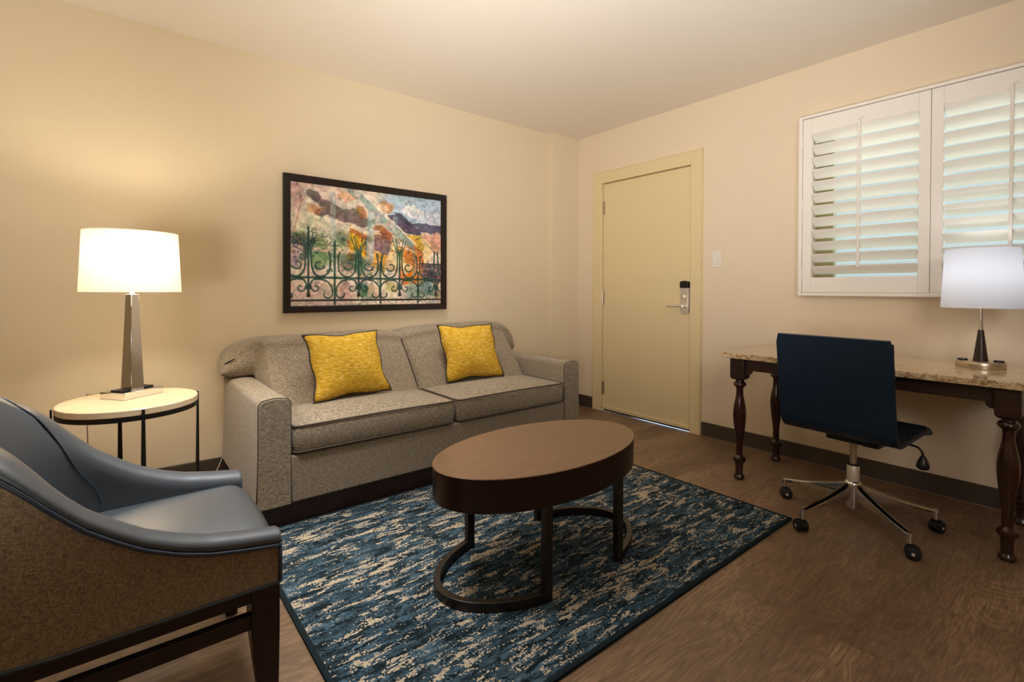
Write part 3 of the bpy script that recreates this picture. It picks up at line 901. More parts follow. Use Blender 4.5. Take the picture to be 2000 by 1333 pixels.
def build_floor_cord():
    bm = NB()
    pts = catmull([(-2.935, 0.046, 0.105), (-2.945, 0.040, 0.08), (-2.965, 0.02, 0.045), (-3.0, -0.02, 0.008), (-3.08, -0.06, 0.004), (-3.2, -0.03, 0.004)], 6)
    tube(bm, pts, 0.003, 6)
    tag(obj('electric_cord', bm, 'cord', smooth=True), 'pale electric cord at the skirting behind the left end of the sofa', 'cord')
build_floor_cord()

# ------------------------------------------------------------------ framed picture
def value_noise(H_, W_, cell, rng, oct_=4, aniso=(1, 1)):
    out = np.zeros((H_, W_)); amp = 1; tot = 0
    for o in range(oct_):
        cy = max(2, int(H_/cell*aniso[1]*2**o)+2); cx = max(2, int(W_/cell*aniso[0]*2**o)+2)
        g = rng.random((cy+1, cx+1))
        yy = np.linspace(0, cy-1.001, H_); xx = np.linspace(0, cx-1.001, W_)
        yi = yy.astype(int); xi = xx.astype(int); fy = (yy-yi)[:, None]; fx = (xx-xi)[None, :]
        fy = fy*fy*(3-2*fy); fx = fx*fx*(3-2*fx)
        a = g[yi][:, xi]; b = g[yi][:, xi+1]; c = g[yi+1][:, xi]; d = g[yi+1][:, xi+1]
        out += amp*((a*(1-fx)+b*fx)*(1-fy)+(c*(1-fx)+d*fx)*fy); tot += amp; amp *= 0.55
    return out/tot
def paint_canvas(Wn, Hn):
    """watercolour of an ironwork balcony over houses, as a Hn x Wn sRGB array (row 0 = top)"""
    rng = np.random.default_rng(7)
    asp = Wn/Hn
    U, V = np.meshgrid(np.linspace(0, 1, Wn), np.linspace(0, 1, Hn))
    n1 = value_noise(Hn, Wn, 60, rng); n2 = value_noise(Hn, Wn, 34, rng); n3 = value_noise(Hn, Wn, 16, rng); n4 = value_noise(Hn, Wn, 8, rng, 3)
    Uw = U+(n1-0.5)*0.07+(n3-0.5)*0.02; Vw = V+(n2-0.5)*0.09+(n4-0.5)*0.02
    img = np.zeros((Hn, Wn, 3)); img[:] = (232, 214, 194)
    def lay(mask, col, a=1.0):
        m = np.clip(mask, 0, 1)[..., None]*a
        img[:] = img*(1-m)+np.array(col, float)*m
    def blob(cu, cv, ru, rv, col, a=1.0, soft=0.25, warp=True):
        X = (Uw if warp else U); Y = (Vw if warp else V)
        d = np.sqrt(((X-cu)/ru)**2+((Y-cv)/rv)**2)
        lay((1-d)/soft, col, a)
    def poly(pts, col, a=1.0, warp=0.0):
        X = U+(Uw-U)*warp; Y = V+(Vw-V)*warp
        ins = np.zeros(X.shape, bool); n = len(pts)
        for i in range(n):
            x1, y1 = pts[i]; x2, y2 = pts[(i+1) % n]
            if y1 == y2: continue
            c = ((y1 > Y) != (y2 > Y)) & (X < (x2-x1)*(Y-y1)/(y2-y1)+x1)
            ins ^= c
        lay(ins.astype(float), col, a)
    def stroke(pts, wd, col, a=0.9, broken=0.0):
        wd = wd*1.15
        best = np.full(U.shape, 9.0)
        for (x1, y1), (x2, y2) in zip(pts, pts[1:]):
            dx, dy = (x2-x1)*asp, y2-y1; L2 = dx*dx+dy*dy+1e-12
            pad = wd*2
            c0 = max(0, int((min(x1, x2)-pad/asp)*Wn)-1); c1 = min(Wn, int((max(x1, x2)+pad/asp)*Wn)+2)
            r0 = max(0, int((min(y1, y2)-pad)*Hn)-1); r1 = min(Hn, int((max(y1, y2)+pad)*Hn)+2)
            if c0 >= c1 or r0 >= r1: continue
            px = (U[r0:r1, c0:c1]-x1)*asp; py = V[r0:r1, c0:c1]-y1
            t = np.clip((px*dx+py*dy)/L2, 0, 1)
            d = np.hypot(px-t*dx, py-t*dy)
            best[r0:r1, c0:c1] = np.minimum(best[r0:r1, c0:c1], d)
        m = np.clip((wd-best)/0.0035+0.5, 0, 1)
        if broken: m = m*np.clip((n3-broken)*6+0.5, 0.15, 1)
        lay(m, col, a)
    # washes
    lay((n1-0.45)*3, (232, 196, 164), 0.8)
    lay((n2-0.58)*6, (206, 178, 184), 0.6)
    blob(0.85, 0.10, 0.34, 0.20, (176, 200, 214), 0.9)
    blob(0.80, 0.14, 0.10, 0.05, (232, 228, 220), 0.8); blob(0.95, 0.20, 0.14, 0.08, (208, 216, 222), 0.9)
    blob(0.25, 0.42, 0.26, 0.14, (222, 218, 180), 0.7); blob(0.12, 0.35, 0.12, 0.12, (216, 214, 184), 0.7)
    blob(0.03, 0.08, 0.05, 0.12, (186, 138, 140), 0.6)
    blob(0.33, 0.07, 0.06, 0.05, (226, 150, 96), 0.5)
    for (a, b, c, d) in ((0.13, 0.09, 0.055, 0.045), (0.19, 0.14, 0.045, 0.04), (0.17, 0.22, 0.05, 0.05), (0.24, 0.20, 0.07, 0.06), (0.34, 0.23, 0.09, 0.055), (0.42, 0.26, 0.06, 0.06)):
        blob(a, b, c, d, (112, 98, 94), 0.9)
    blob(0.42, 0.19, 0.05, 0.05, (150, 102, 60), 0.8); blob(0.54, 0.30, 0.05, 0.035, (156, 106, 60), 0.8); blob(0.13, 0.20, 0.05, 0.05, (216, 138, 70), 0.5)
    blob(0.59, 0.12, 0.07, 0.06, (214, 150, 88), 0.8); blob(0.56, 0.14, 0.05, 0.05, (236, 206, 170), 0.8)
    # houses right
    poly([(0.58, 0.20), (0.66, 0.18), (0.84, 0.31), (0.85, 0.36), (0.70, 0.34)], (92, 78, 98), 0.95)
    poly([(0.64, 0.16), (0.70, 0.17), (0.80, 0.27), (0.76, 0.28)], (70, 62, 74), 0.8, 0.3)
    poly([(0.78, 0.24), (1.0, 0.24), (1.0, 0.34), (0.86, 0.33)], (84, 84, 104), 0.9, 0.7)
    poly([(0.72, 0.35), (0.86, 0.36), (0.86, 0.43), (0.74, 0.42)], (224, 178, 62), 0.95, 0.2)
    blob(0.92, 0.44, 0.12, 0.10, (226, 162, 128), 0.9); blob(0.97, 0.38, 0.06, 0.07, (222, 170, 138), 0.8)
    blob(0.86, 0.50, 0.06, 0.14, (240, 206, 150), 0.8); blob(0.83, 0.44, 0.03, 0.08, (222, 186, 60), 0.8)
    poly([(0.30, 0.36), (0.66, 0.34), (0.66, 0.70), (0.34, 0.62)], (206, 152, 96), 0.5, 1)
    poly([(0.34, 0.38), (0.46, 0.42), (0.46, 0.58), (0.34, 0.52)], (222, 176, 36), 0.95, 0.6)
    poly([(0.34, 0.33), (0.50, 0.40), (0.50, 0.44), (0.34, 0.38)], (178, 92, 42), 0.75, 0.8)
    poly([(0.49, 0.38), (0.62, 0.38), (0.60, 0.58), (0.51, 0.50)], (128, 104, 108), 0.9, 0.5)
    poly([(0.51, 0.52), (0.60, 0.56), (0.58, 0.72), (0.50, 0.64)], (222, 168, 60), 0.85, 0.6)
    blob(0.58, 0.35, 0.05, 0.06, (150, 92, 50), 0.8)
    poly([(0.66, 0.46), (0.86, 0.56), (0.86, 0.82), (0.70, 0.82)], (224, 146, 70), 0.95, 0.35)
    poly([(0.66, 0.40), (0.74, 0.38), (0.86, 0.52), (0.85, 0.57)], (160, 92, 48), 0.85, 0.3)
    blob(0.66, 0.58, 0.06, 0.14, (230, 196, 138), 0.8); blob(0.73, 0.66, 0.035, 0.06, (240, 208, 160), 0.9)
    blob(0.77, 0.76, 0.06, 0.07, (228, 120, 40), 0.8)
    poly([(0.84, 0.62), (1.0, 0.62), (1.0, 0.66), (0.84, 0.66)], (98, 88, 84), 0.9, 0.2)
    poly([(0.85, 0.66), (1.0, 0.66), (1.0, 0.80), (0.86, 0.80)], (112, 88, 98), 0.75, 0.5)
    blob(0.92, 0.72, 0.04, 0.05, (72, 60, 74), 0.8); blob(0.97, 0.77, 0.05, 0.05, (160, 80, 60), 0.6)
    # greens
    for (a, b, c, d, col) in ((0.05, 0.46, 0.07, 0.07, (84, 84, 76)), (0.14, 0.46, 0.06, 0.08, (112, 134, 92)), (0.29, 0.42, 0.05, 0.10, (92, 112, 86)), (0.46, 0.46, 0.03, 0.07, (58, 76, 86)),
                              (0.04, 0.52, 0.05, 0.05, (84, 66, 100)), (0.17, 0.62, 0.08, 0.08, (128, 160, 96)), (0.33, 0.63, 0.07, 0.10, (116, 108, 92)), (0.42, 0.66, 0.05, 0.10, (58, 110, 72)),
                              (0.44, 0.86, 0.07, 0.10, (60, 112, 80)), (0.36, 0.60, 0.03, 0.05, (92, 48, 48)), (0.56, 0.66, 0.05, 0.06, (150, 140, 70)), (0.88, 0.86, 0.07, 0.12, (84, 116, 120)),
                              (0.78, 0.88, 0.06, 0.10, (120, 150, 130)), (0.62, 0.84, 0.06, 0.07, (186, 178, 110)), (0.31, 0.86, 0.06, 0.08, (196, 134, 120)), (0.97, 0.90, 0.05, 0.08, (150, 140, 100)),
                              (0.02, 0.63, 0.03, 0.08, (176, 156, 172)), (0.08, 0.60, 0.04, 0.04, (70, 104, 78))):
        blob(a, b, c, d, col, 0.8, 0.5)
    poly([(0.0, 0.50), (0.33, 0.53), (0.33, 0.57), (0.0, 0.55)], (222, 190, 170), 0.8, 0.5)
    poly([(0.05, 0.54), (0.5, 0.58), (0.5, 0.66), (0.12, 0.62)], (86, 116, 92), 0.5, 0.9)
    poly([(0.0, 0.80), (0.36, 0.80), (0.36, 1.0), (0.0, 1.0)], (216, 184, 172), 0.7, 0.6)
    poly([(0.46, 0.80), (0.56, 0.86), (0.56, 0.95), (0.46, 0.93)], (224, 196, 160), 0.7, 0.5)
    # foliage dabs, leaves and stipple
    r2 = random.Random(11)
    def dabs(n, u0, u1, v0, v1, cols, sz=0.010, a=0.7):
        for _ in range(n):
            u, v = r2.uniform(u0, u1), r2.gauss((v0+v1)/2, (v1-v0)/4); an = r2.uniform(0, 6.28); L = r2.uniform(0.3, 1.0)*sz*2
            stroke([(u, v), (u+L*math.cos(an)/asp, v+L*math.sin(an))], r2.uniform(0.25, 0.5)*sz, r2.choice(cols), a)
    gr = [(52, 92, 62), (84, 120, 78), (112, 140, 84), (40, 64, 62), (140, 150, 96)]
    dabs(150, 0.0, 0.32, 0.38, 0.56, gr); dabs(60, 0.0, 0.14, 0.42, 0.58, [(58, 46, 80), (44, 48, 60), (92, 76, 110)])
    dabs(90, 0.12, 0.46, 0.52, 0.74, gr); dabs(60, 0.40, 0.50, 0.55, 1.0, [(40, 92, 66), (70, 120, 90), (30, 60, 60)])
    dabs(70, 0.33, 0.47, 0.36, 0.60, [(196, 120, 30), (232, 196, 40), (150, 80, 40)]); dabs(60, 0.48, 0.68, 0.34, 0.46, [(120, 62, 36), (176, 104, 52), (84, 60, 60)])
    dabs(70, 0.82, 1.0, 0.60, 0.84, [(80, 60, 74), (120, 76, 60), (60, 50, 60)]); dabs(60, 0.84, 0.95, 0.76, 1.0, [(84, 120, 130), (60, 96, 90), (130, 130, 150)])
    dabs(50, 0.64, 0.86, 0.40, 0.56, [(150, 84, 40), (214, 140, 60)], 0.014); dabs(80, 0.28, 0.62, 0.60, 0.86, [(150, 120, 90), (108, 110, 84), (190, 150, 80)])
    # pale posts
    for u, a in ((0.245, 0.5), (0.49, 0.65), (0.655, 0.5)):
        poly([(u-0.018, 0.05 if u < 0.3 else 0.2), (u+0.018, 0.05 if u < 0.3 else 0.2), (u+0.014, 0.62), (u-0.014, 0.62)], (170, 190, 180), a, 0.2)
    # light lattice bracket sweeping down
    st = [(0.36, 0.02), (0.44, 0.08), (0.52, 0.19), (0.60, 0.28), (0.69, 0.37), (0.765, 0.44)]
    stroke(st, 0.030, (138, 160, 150), 0.85, 0.42)
    stroke([(0.42, 0.02), (0.56, 0.17), (0.68, 0.30), (0.79, 0.43)], 0.006, (232, 222, 196), 0.95)
    stroke([(0.48, 0.28), (0.55, 0.24), (0.60, 0.28)], 0.02, (132, 160, 146), 0.8, 0.4)
    stroke([(0.48, 0.12), (0.47, 0.28), (0.46, 0.60)], 0.008, (150, 180, 172), 0.7)
    stroke([(0.765, 0.44), (0.79, 0.50), (0.795, 0.60), (0.79, 0.72), (0.765, 0.78)], 0.007, (112, 138, 128), 0.9)
    stroke([(0.04, 0.0), (0.06, 0.15), (0.02, 0.40)], 0.006, (188, 146, 120), 0.6)
    for k in range(5): stroke([(0.66, 0.47+0.022*k), (0.86, 0.56+0.03*k)], 0.003, (166, 86, 40), 0.7)
    stroke([(0.84, 0.62), (1.0, 0.62)], 0.006, (70, 64, 66), 0.9); stroke([(0.86, 0.40), (0.99, 0.56)], 0.004, (150, 140, 130), 0.8)
    stroke([(0.80, 0.40), (0.85, 0.37)], 0.004, (80, 70, 70), 0.8)
    for k in range(9): stroke([(0.31+0.012*k, 0.44), (0.33+0.011*k, 0.70)], 0.0018, (90, 100, 70), 0.5)
    for k in range(8): stroke([(0.02, 0.57+0.008*k), (0.10, 0.57+0.008*k)], 0.002, (80, 70, 90), 0.4)
    # iron balcony
    iron = (44, 74, 66)
    stroke([(0, 0.767), (1, 0.770)], 0.008, iron); stroke([(0, 0.955), (1, 0.958)], 0.007, (40, 44, 46))
    stroke([(0.0, 0.49), (0.3, 0.50)], 0.004, (96, 120, 100), 0.6)
    for u, t0, t1 in ((0.10, 0.36, 0.92), (0.255, 0.46, 0.99), (0.405, 0.52, 0.88), (0.55, 0.62, 0.99), (0.685, 0.52, 0.91), (0.82, 0.70, 0.99), (0.96, 0.70, 0.93)):
        stroke([(u, t0), (u, t1)], 0.0075, iron, 0.92)
    for u in (0.10, 0.405, 0.685, 0.96):
        poly([(u-0.014, 0.925), (u+0.014, 0.925), (u+0.006, 0.88), (u-0.006, 0.88)], (60, 56, 44), 0.95)
    def spiral(cu, cv, r0, r1, a0, a1, n=34):
        return [(cu+(r0+(r1-r0)*k/n)*math.cos(a0+(a1-a0)*k/n)/asp, cv+(r0+(r1-r0)*k/n)*math.sin(a0+(a1-a0)*k/n)) for k in range(n+1)]
    for u in (0.10, 0.405, 0.685, 0.96):
        for sg in (-1, 1):
            def mir(p): return [(u+sg*(q[0]), q[1]) for q in p]
            # big lyre scroll above the rail
            big = spiral(0.075, 0.690, 0.088, 0.050, PI, -0.25*PI*0) if False else None
            pth = [(0.012, 0.50), (0.016, 0.60), (0.020, 0.68), (0.036, 0.735), (0.066, 0.758), (0.100, 0.745), (0.124, 0.70), (0.128, 0.62), (0.120, 0.55)]
            stroke(mir([(p.x, p.y) for p in catmull([(a, b, 0) for a, b in pth], 5)]), 0.0062, iron, 0.9)
            stroke(mir(spiral(0.062, 0.660, 0.045, 0.018, -0.9*PI+PI, 1.7*PI)[::-1]), 0.0055, iron, 0.85)
            # lower scrolls
            pth = [(0.010, 0.86), (0.012, 0.82), (0.030, 0.785), (0.070, 0.782), (0.110, 0.80), (0.138, 0.85), (0.140, 0.91), (0.118, 0.938), (0.094, 0.925), (0.092, 0.90)]
            stroke(mir([(p.x, p.y) for p in catmull([(a, b, 0) for a, b in pth], 5)]), 0.0058, iron, 0.9)
            stroke(mir(spiral(0.042, 0.852, 0.036, 0.012, 1.1*PI, -0.6*PI)), 0.0052, iron, 0.85)
    for u in (0.10, 0.405, 0.685):
        for k, (du, dv) in enumerate(((-0.05, 0.12), (-0.028, 0.07), (0.028, 0.07), (0.05, 0.12))):
            stroke([(u+du*0.25, 0.56), (u+du*0.7, 0.52-0.05), (u+du, 0.50-0.12+dv*0.3)], 0.005, (70, 100, 80), 0.8)
    # fine watercolour mottling
    img *= (0.97+0.30*(n4-0.5)+0.30*(n3-0.5))[..., None]; img += ((n4-0.5)*30)[..., None]; img += ((rng.random((Hn, Wn))-0.5)*16)[..., None]
    img += (np.stack([n3, n2, n1], -1)-0.5)*26
    return np.clip(img, 20, 245)
def build_picture():
    x0, x1, z0, z1 = -2.603, -1.429, 0.935, 1.810
    cx, cz = (x0+x1)/2, (z0+z1)/2
    s = thing('framed_picture', 'large dark-framed watercolour of an ironwork balcony and houses above the sofa', 'picture', (cx, WY-0.001, z0))
    hw, hz = (x1-x0)/2, (z1-z0)
    fw = 0.045
    bm = NB()
    yf, yb = -0.030, -0.002
    O = [(-hw, 0), (hw, 0), (hw, hz), (-hw, hz)]; I = [(-hw+fw, fw), (hw-fw, fw), (hw-fw, hz-fw), (-hw+fw, hz-fw)]
    def r(P, y, k=0): return [(p[0], y, p[1]) for p in P]
    I2 = [(-hw+fw-0.006, fw-0.006), (hw-fw+0.006, fw-0.006), (hw-fw+0.006, hz-fw+0.006), (-hw+fw-0.006, hz-fw+0.006)]
    rings = [r(O, yb), r(O, yf), r(I2, yf+0.003), r(I, yf+0.012), r(I, yb), r(O, yb)]
    loft(bm, rings, True, False); bmesh.ops.remove_doubles(bm, verts=bm.verts, dist=1e-5)
    obj('picture_frame', bm, 'dark_frame', s)
    Wn, Hn = 440, 320
    img = paint_canvas(Wn, Hn)/255
    imgl = np.where(img <= 0.04045, img/12.92, ((img+0.055)/1.055)**2.4)
    xs = np.linspace(-hw+fw-0.002, hw-fw+0.002, Wn); zs = np.linspace(hz-fw+0.002, fw-0.002, Hn)
    X, Z = np.meshgrid(xs, zs)
    co = np.stack([X, np.full_like(X, yf+0.014), Z], -1).reshape(-1, 3)
    me = bpy.data.meshes.new('canvas')
    idx = np.arange(Wn*Hn).reshape(Hn, Wn)
    q = np.stack([idx[:-1, :-1], idx[1:, :-1], idx[1:, 1:], idx[:-1, 1:]], -1).reshape(-1, 4)
    me.vertices.add(len(co)); me.vertices.foreach_set('co', co.ravel().astype(np.float32))
    me.loops.add(q.size); me.loops.foreach_set('vertex_index', q.ravel().astype(np.int32))
    me.polygons.add(len(q)); me.polygons.foreach_set('loop_start', (np.arange(len(q))*4).astype(np.int32))
    me.update(calc_edges=True)
    at = me.color_attributes.new('paint', 'FLOAT_COLOR', 'POINT')
    c4 = np.concatenate([imgl.reshape(-1, 3), np.ones((Wn*Hn, 1))], 1)
    at.data.foreach_set('color', c4.ravel().astype(np.float32))
    link_mesh('canvas', me, 'canvas', s)
MAT['dark_frame'] = M('black_brown_frame', (30, 20, 15), 0.35).m
def mk_canvas():
    w = M('watercolour_print', (200, 200, 200), 0.35, spec=0.3)
    a = w.n('ShaderNodeVertexColor'); a.layer_name = 'paint'
    w.color(a.outputs['Color']); return w.m
MAT['canvas'] = mk_canvas()
build_picture()

# ------------------------------------------------------------------ writing desk
def build_desk():
    s = thing('writing_desk', 'long desk with a beige granite top and turned dark wood legs under the window', 'desk', (-0.38, -2.405, 0))
    ox, oy = 0.38, 2.405
    bm = NB(); bx(bm, -0.70+ox, -0.03+ox, -3.03+oy, -1.79+oy, 0.701, 0.731)
    obj('desktop', bm, 'granite', s, bevel=0.003)
    LX = (-0.62, -0.14); LY = (-1.862, -2.958)
    prof = [(0.018, 0.0), (0.024, 0.002), (0.029, 0.010), (0.028, 0.018), (0.022, 0.026), (0.0200, 0.034), (0.0205, 0.07), (0.022, 0.084), (0.025, 0.09), (0.024, 0.094),
            (0.027, 0.098), (0.034, 0.106), (0.0355, 0.114), (0.033, 0.123), (0.024, 0.130), (0.0180, 0.138), (0.0178, 0.19), (0.0215, 0.235), (0.027, 0.275), (0.0320, 0.32),
            (0.0350, 0.36), (0.0350, 0.39), (0.0315, 0.425), (0.0250, 0.455), (0.0200, 0.485), (0.0185, 0.515), (0.020, 0.528), (0.027, 0.534), (0.0345, 0.542), (0.0350, 0.550),
            (0.031, 0.558), (0.023, 0.563), (0.022, 0.568), (0.026, 0.573), (0.026, 0.580)]
    for x in LX:
        for y in LY:
            lg = NB(); lathe(lg, prof, 32, x+ox, y+oy)
            leg = obj('leg', lg, 'cherry', s, angle=35)
            bm = NB(); h = 0.039
            def sq(h, z): return [(x+ox-h, y+oy-h, z), (x+ox+h, y+oy-h, z), (x+ox+h, y+oy+h, z), (x+ox-h, y+oy+h, z)]
            loft(bm, [sq(h-0.012, 0.574), sq(h-0.003, 0.582), sq(h, 0.590), sq(h, 0.701)])
            obj('leg_block', bm, 'desk_wood', leg, bevel=0.002)
    for x in LX:
        box('apron', x-0.012+ox, x+0.012+ox, LY[1]+0.039+oy, LY[0]-0.039+oy, 0.632, 0.701, 'desk_wood', s, 0.001, 1)
    for y in LY:
        box('apron', LX[0]+0.039+ox, LX[1]-0.039+ox, y-0.012+oy, y+0.012+oy, 0.632, 0.701, 'desk_wood', s, 0.001, 1)
    for sy, y in ((-1, LY[0]-0.039), (1, LY[1]+0.039)):
        pts = [(y, 0.634), (y+sy*0.030, 0.634), (y+sy*0.028, 0.618), (y+sy*0.018, 0.608), (y, 0.604)]
        for x in LX:
            bm = NB()
            a_ = [bm.verts.new((x-0.010+ox, p[0]+oy, p[1])) for p in pts]; b_ = [bm.verts.new((x+0.010+ox, p[0]+oy, p[1])) for p in pts]
            for i in range(5): bm.faces.new((a_[i], a_[(i+1) % 5], b_[(i+1) % 5], b_[i]))
            bm.faces.new(a_); bm.faces.new(b_[::-1])
            obj('corner_bracket', bm, 'desk_wood', s)
build_desk()

# ------------------------------------------------------------------ desk lamp
def build_desk_lamp():
    L = (-0.265, -2.826, 0.7315)
    s = thing('table_lamp', 'small lamp with tapered dark wood stem and white shade on the granite desk', 'table lamp', L)
    bm = NB(); lathe(bm, [(0.088, 0.0), (0.0885, 0.002), (0.0885, 0.026), (0.087, 0.028)], 56)
    obj('base', bm, 'nickel', s, angle=40)
    for a in (100, 275):
        an = math.radians(a)
        bm = NB(); lathe(bm, [(0.019, 0.028), (0.019, 0.033), (0.016, 0.036)], 20, 0.062*math.cos(an), 0.062*math.sin(an), 1, 1)
        obj('outlet_cap', bm, 'black', s, angle=40)
    bm = NB(); lathe(bm, [(0.0275, 0.028), (0.0105, 0.172), (0.0100, 0.174)], 32)
    obj('stem', bm, 'desk_wood', s, angle=40)
    bm = NB(); lathe(bm, [(0.0085, 0.174), (0.0070, 0.215), (0.0070, 0.29), (0.014, 0.292), (0.014, 0.33)], 20)
    obj('neck', bm, 'alu', s, angle=40)
    bm = NB(); lathe(bm, [(0.012, 0.33), (0.018, 0.35), (0.028, 0.385), (0.028, 0.40), (0.02, 0.42), (0.003, 0.43)], 20)
    obj('bulb', bm, 'bulb', s, smooth=True)
    bm = NB(); shade(bm, 0.145, 0.131, 0.277, 0.553)
    sh = obj('lamp_shade', bm, 'shade_cool', s, angle=40)
    bm = NB(); spider(bm, 0.130, 0.548, 0.53); obj('shade_spider', bm, 'steel', sh, smooth=True)
    point('desk_lamp_bulb_light', (L[0], L[1], L[2]+0.44), 1.0, (0.93, 0.95, 1.0), 0.035)
build_desk_lamp()

# ------------------------------------------------------------------ office chair
def build_office_chair():
    s = thing('office_chair', 'armless navy leather swivel chair on a polished five-star base at the desk', 'office chair', (-0.719, -2.453, 0), math.radians(-4))
    # local: +x = facing direction (towards the wall)
    # swept shell profile in (x, z)
    prof = catmull([(-0.262, 0, 0.884), (-0.250, 0, 0.80), (-0.237, 0, 0.70), (-0.222, 0, 0.60), (-0.213, 0, 0.525), (-0.205, 0, 0.480), (-0.178, 0, 0.448), (-0.135, 0, 0.437),
                    (-0.05, 0, 0.440), (0.08, 0, 0.446), (0.17, 0, 0.447), (0.225, 0, 0.437), (0.240, 0, 0.425)], 6)
    hw = 0.232; th = 0.020
    bm = NB(); rings = []
    n = len(prof)
    for i, p in enumerate(prof):
        d = (prof[min(i+1, n-1)]-prof[max(i-1, 0)]).normalized()
        nr = Vector((-d.z, 0, d.x))  # points to the sitter's side
        if nr.x < 0 and i < n//3: nr = -nr
        if i >= n//3 and nr.z < 0: nr = -nr
        w = hw
        if i < 3: w = hw-0.010*(1-i/3)
        if i > n-4: w = hw-0.02*(1-(n-1-i)/3)
        r = []
        e = th/2
        for (yy, q) in ((-w+0.004, -e), (-w, -e*0.3), (-w, e*0.3), (-w+0.004, e), (w-0.004, e), (w, e*0.3), (w, -e*0.3), (w-0.004, -e)):
            v = p+nr*q; r.append((v.x, yy, v.z))
        rings.append(r)
    loft(bm, rings)
    shell = obj('seat_shell', bm, 'office_leather', s, angle=50)
    # ribbed cushion on the sitter's side
    bm = NB(); rings = []
    L = [0.0]
    for a, b in zip(prof, prof[1:]): L.append(L[-1]+(b-a).length)
    for i in range(121):
        q = L[-1]*(0.02+0.96*i/120)
        k = max(j for j in range(n) if L[j] <= q); k = min(k, n-2)
        t = (q-L[k])/(L[k+1]-L[k]); p = prof[k].lerp(prof[k+1], t)
        d = (prof[k+1]-prof[k]).normalized(); nr = Vector((-d.z, 0, d.x))
        if q < L[-1]*0.45:
            if nr.x < 0: nr = -nr
        elif nr.z < 0: nr = -nr
        ph = (q/0.095) % 1.0
        h = 0.012+0.013*(math.sin(PI*ph)**0.5)
        r = []
        for (yy, a) in ((-hw+0.002, 0.006), (-hw+0.004, h*0.75), (-hw+0.02, h), (0, h+0.002), (hw-0.02, h), (hw-0.004, h*0.75), (hw-0.002, 0.006)):
            v = p+nr*a; r.append((v.x, yy, v.z))
        rings.append(r)
    loft(bm, rings)
    obj('ribbed_cushion', bm, 'office_seat', s, smooth=True)
    # mechanism
    bm = NB(); bx(bm, -0.11, 0.10, -0.075, 0.075, 0.395, 0.432); bx(bm, -0.045, 0.055, -0.115, -0.045, 0.375, 0.425); bx(bm, -0.045, 0.045, -0.045, 0.045, 0.378, 0.40)
    obj('tilt_mechanism', bm, 'black', s, bevel=0.006)
    bm = NB(); tube(bm, catmull([(0.02, -0.11, 0.415), (0.03, -0.20, 0.41), (0.03, -0.235, 0.405), (0.03, -0.25, 0.385), (0.03, -0.252, 0.365)], 5), 0.005, 8)
    lv = obj('tension_lever', bm, 'black', s, smooth=True)
    bm = NB(); lathe(bm, [(0.006, 0.375), (0.012, 0.365), (0.019, 0.350), (0.024, 0.332), (0.023, 0.322), (0.015, 0.315), (0.004, 0.313)], 16, 0.03, -0.252)
    obj('knob', bm, 'black', lv, smooth=True)
    bm = NB(); lathe(bm, [(0.0145, 0.27), (0.0145, 0.39)], 24); obj('gas_lift', bm, 'nickel', s, angle=40)
    bm = NB(); lathe(bm, [(0.026, 0.19), (0.026, 0.272), (0.024, 0.275)], 28); obj('lift_sleeve', bm, 'steel', s, angle=40)
    bm = NB(); lathe(bm, [(0.027, 0.268), (0.027, 0.276)], 28); obj('sleeve_ring', bm, 'black', s, angle=40)
    bm = NB(); lathe(bm, [(0.019, 0.062), (0.024, 0.066), (0.028, 0.10), (0.034, 0.15), (0.036, 0.175), (0.034, 0.188), (0.027, 0.195)], 32)
    obj('base_hub', bm, 'alu', s, angle=40)
    wheel_yaw = [40, 150, 20, 75, 100]
    for k, deg in enumerate((89.5, 164.4, -122.9, -54.3, 18)):
        a = math.radians(deg)
        er = Vector((math.cos(a), math.sin(a), 0)); et = Vector((-math.sin(a), math.cos(a), 0)); ez = Vector((0, 0, 1))
        bm = NB(); rings = []
        for t in np.linspace(0, 1, 12):
            r = 0.022+0.300*t
            zt = 0.186-0.082*t**0.9-0.006*math.sin(PI*t)
            hh = 0.060*(1-t)**1.5+0.016
            w = 0.017-0.004*t
            c = er*r
            rings.append([c+et*w*0.9+ez*(zt-0.003), c+et*w*0.35+ez*zt, c-et*w*0.35+ez*zt, c-et*w*0.9+ez*(zt-0.003), c-et*w+ez*(zt-0.008),
                          c-et*w*0.35+ez*(zt-hh), c+et*w*0.35+ez*(zt-hh), c+et*w+ez*(zt-0.008)])
        loft(bm, rings)
        armo = obj('base_arm', bm, 'alu', s, angle=35)
        e = er*0.318
        bm = NB(); tube(bm, [e+ez*0.105, e+ez*0.062], 0.012, 14); obj('caster_socket', bm, 'alu', armo, angle=40)
        wy = math.radians(wheel_yaw[k]); ax = Vector((math.cos(wy), math.sin(wy), 0)); fw = Vector((-math.sin(wy), math.cos(wy), 0))
        c = e-fw*0.010
        bm = NB()
        for sg in (-1, 1):
            tube(bm, [c+ax*sg*0.007+ez*0.0265, c+ax*sg*0.010+ez*0.0265, c+ax*sg*0.021+ez*0.0265, c+ax*sg*0.024+ez*0.0265], [0.0245, 0.0265, 0.0265, 0.020], 22)
        tube(bm, [c-ax*0.01+ez*0.0265, c+ax*0.01+ez*0.0265], 0.008, 10)
        w = obj('caster', bm, 'rubber', armo, angle=50)
        bm = NB()
        pts = []
        for q in range(9):
            an = PI*q/8
            pts.append(c+fw*0.029*math.cos(an)+ez*(0.0265+0.030*math.sin(an)))
        rr = [[p+ax*0.013, p-ax*0.013, p-ax*0.013-((p-c-ez*0.0265)*0.14), p+ax*0.013-((p-c-ez*0.0265)*0.14)] for p in pts]
        loft(bm, rr); tube(bm, [e+ez*0.064, e+ez*0.045], 0.010, 10)
        obj('caster_hood', bm, 'black', w, angle=50)
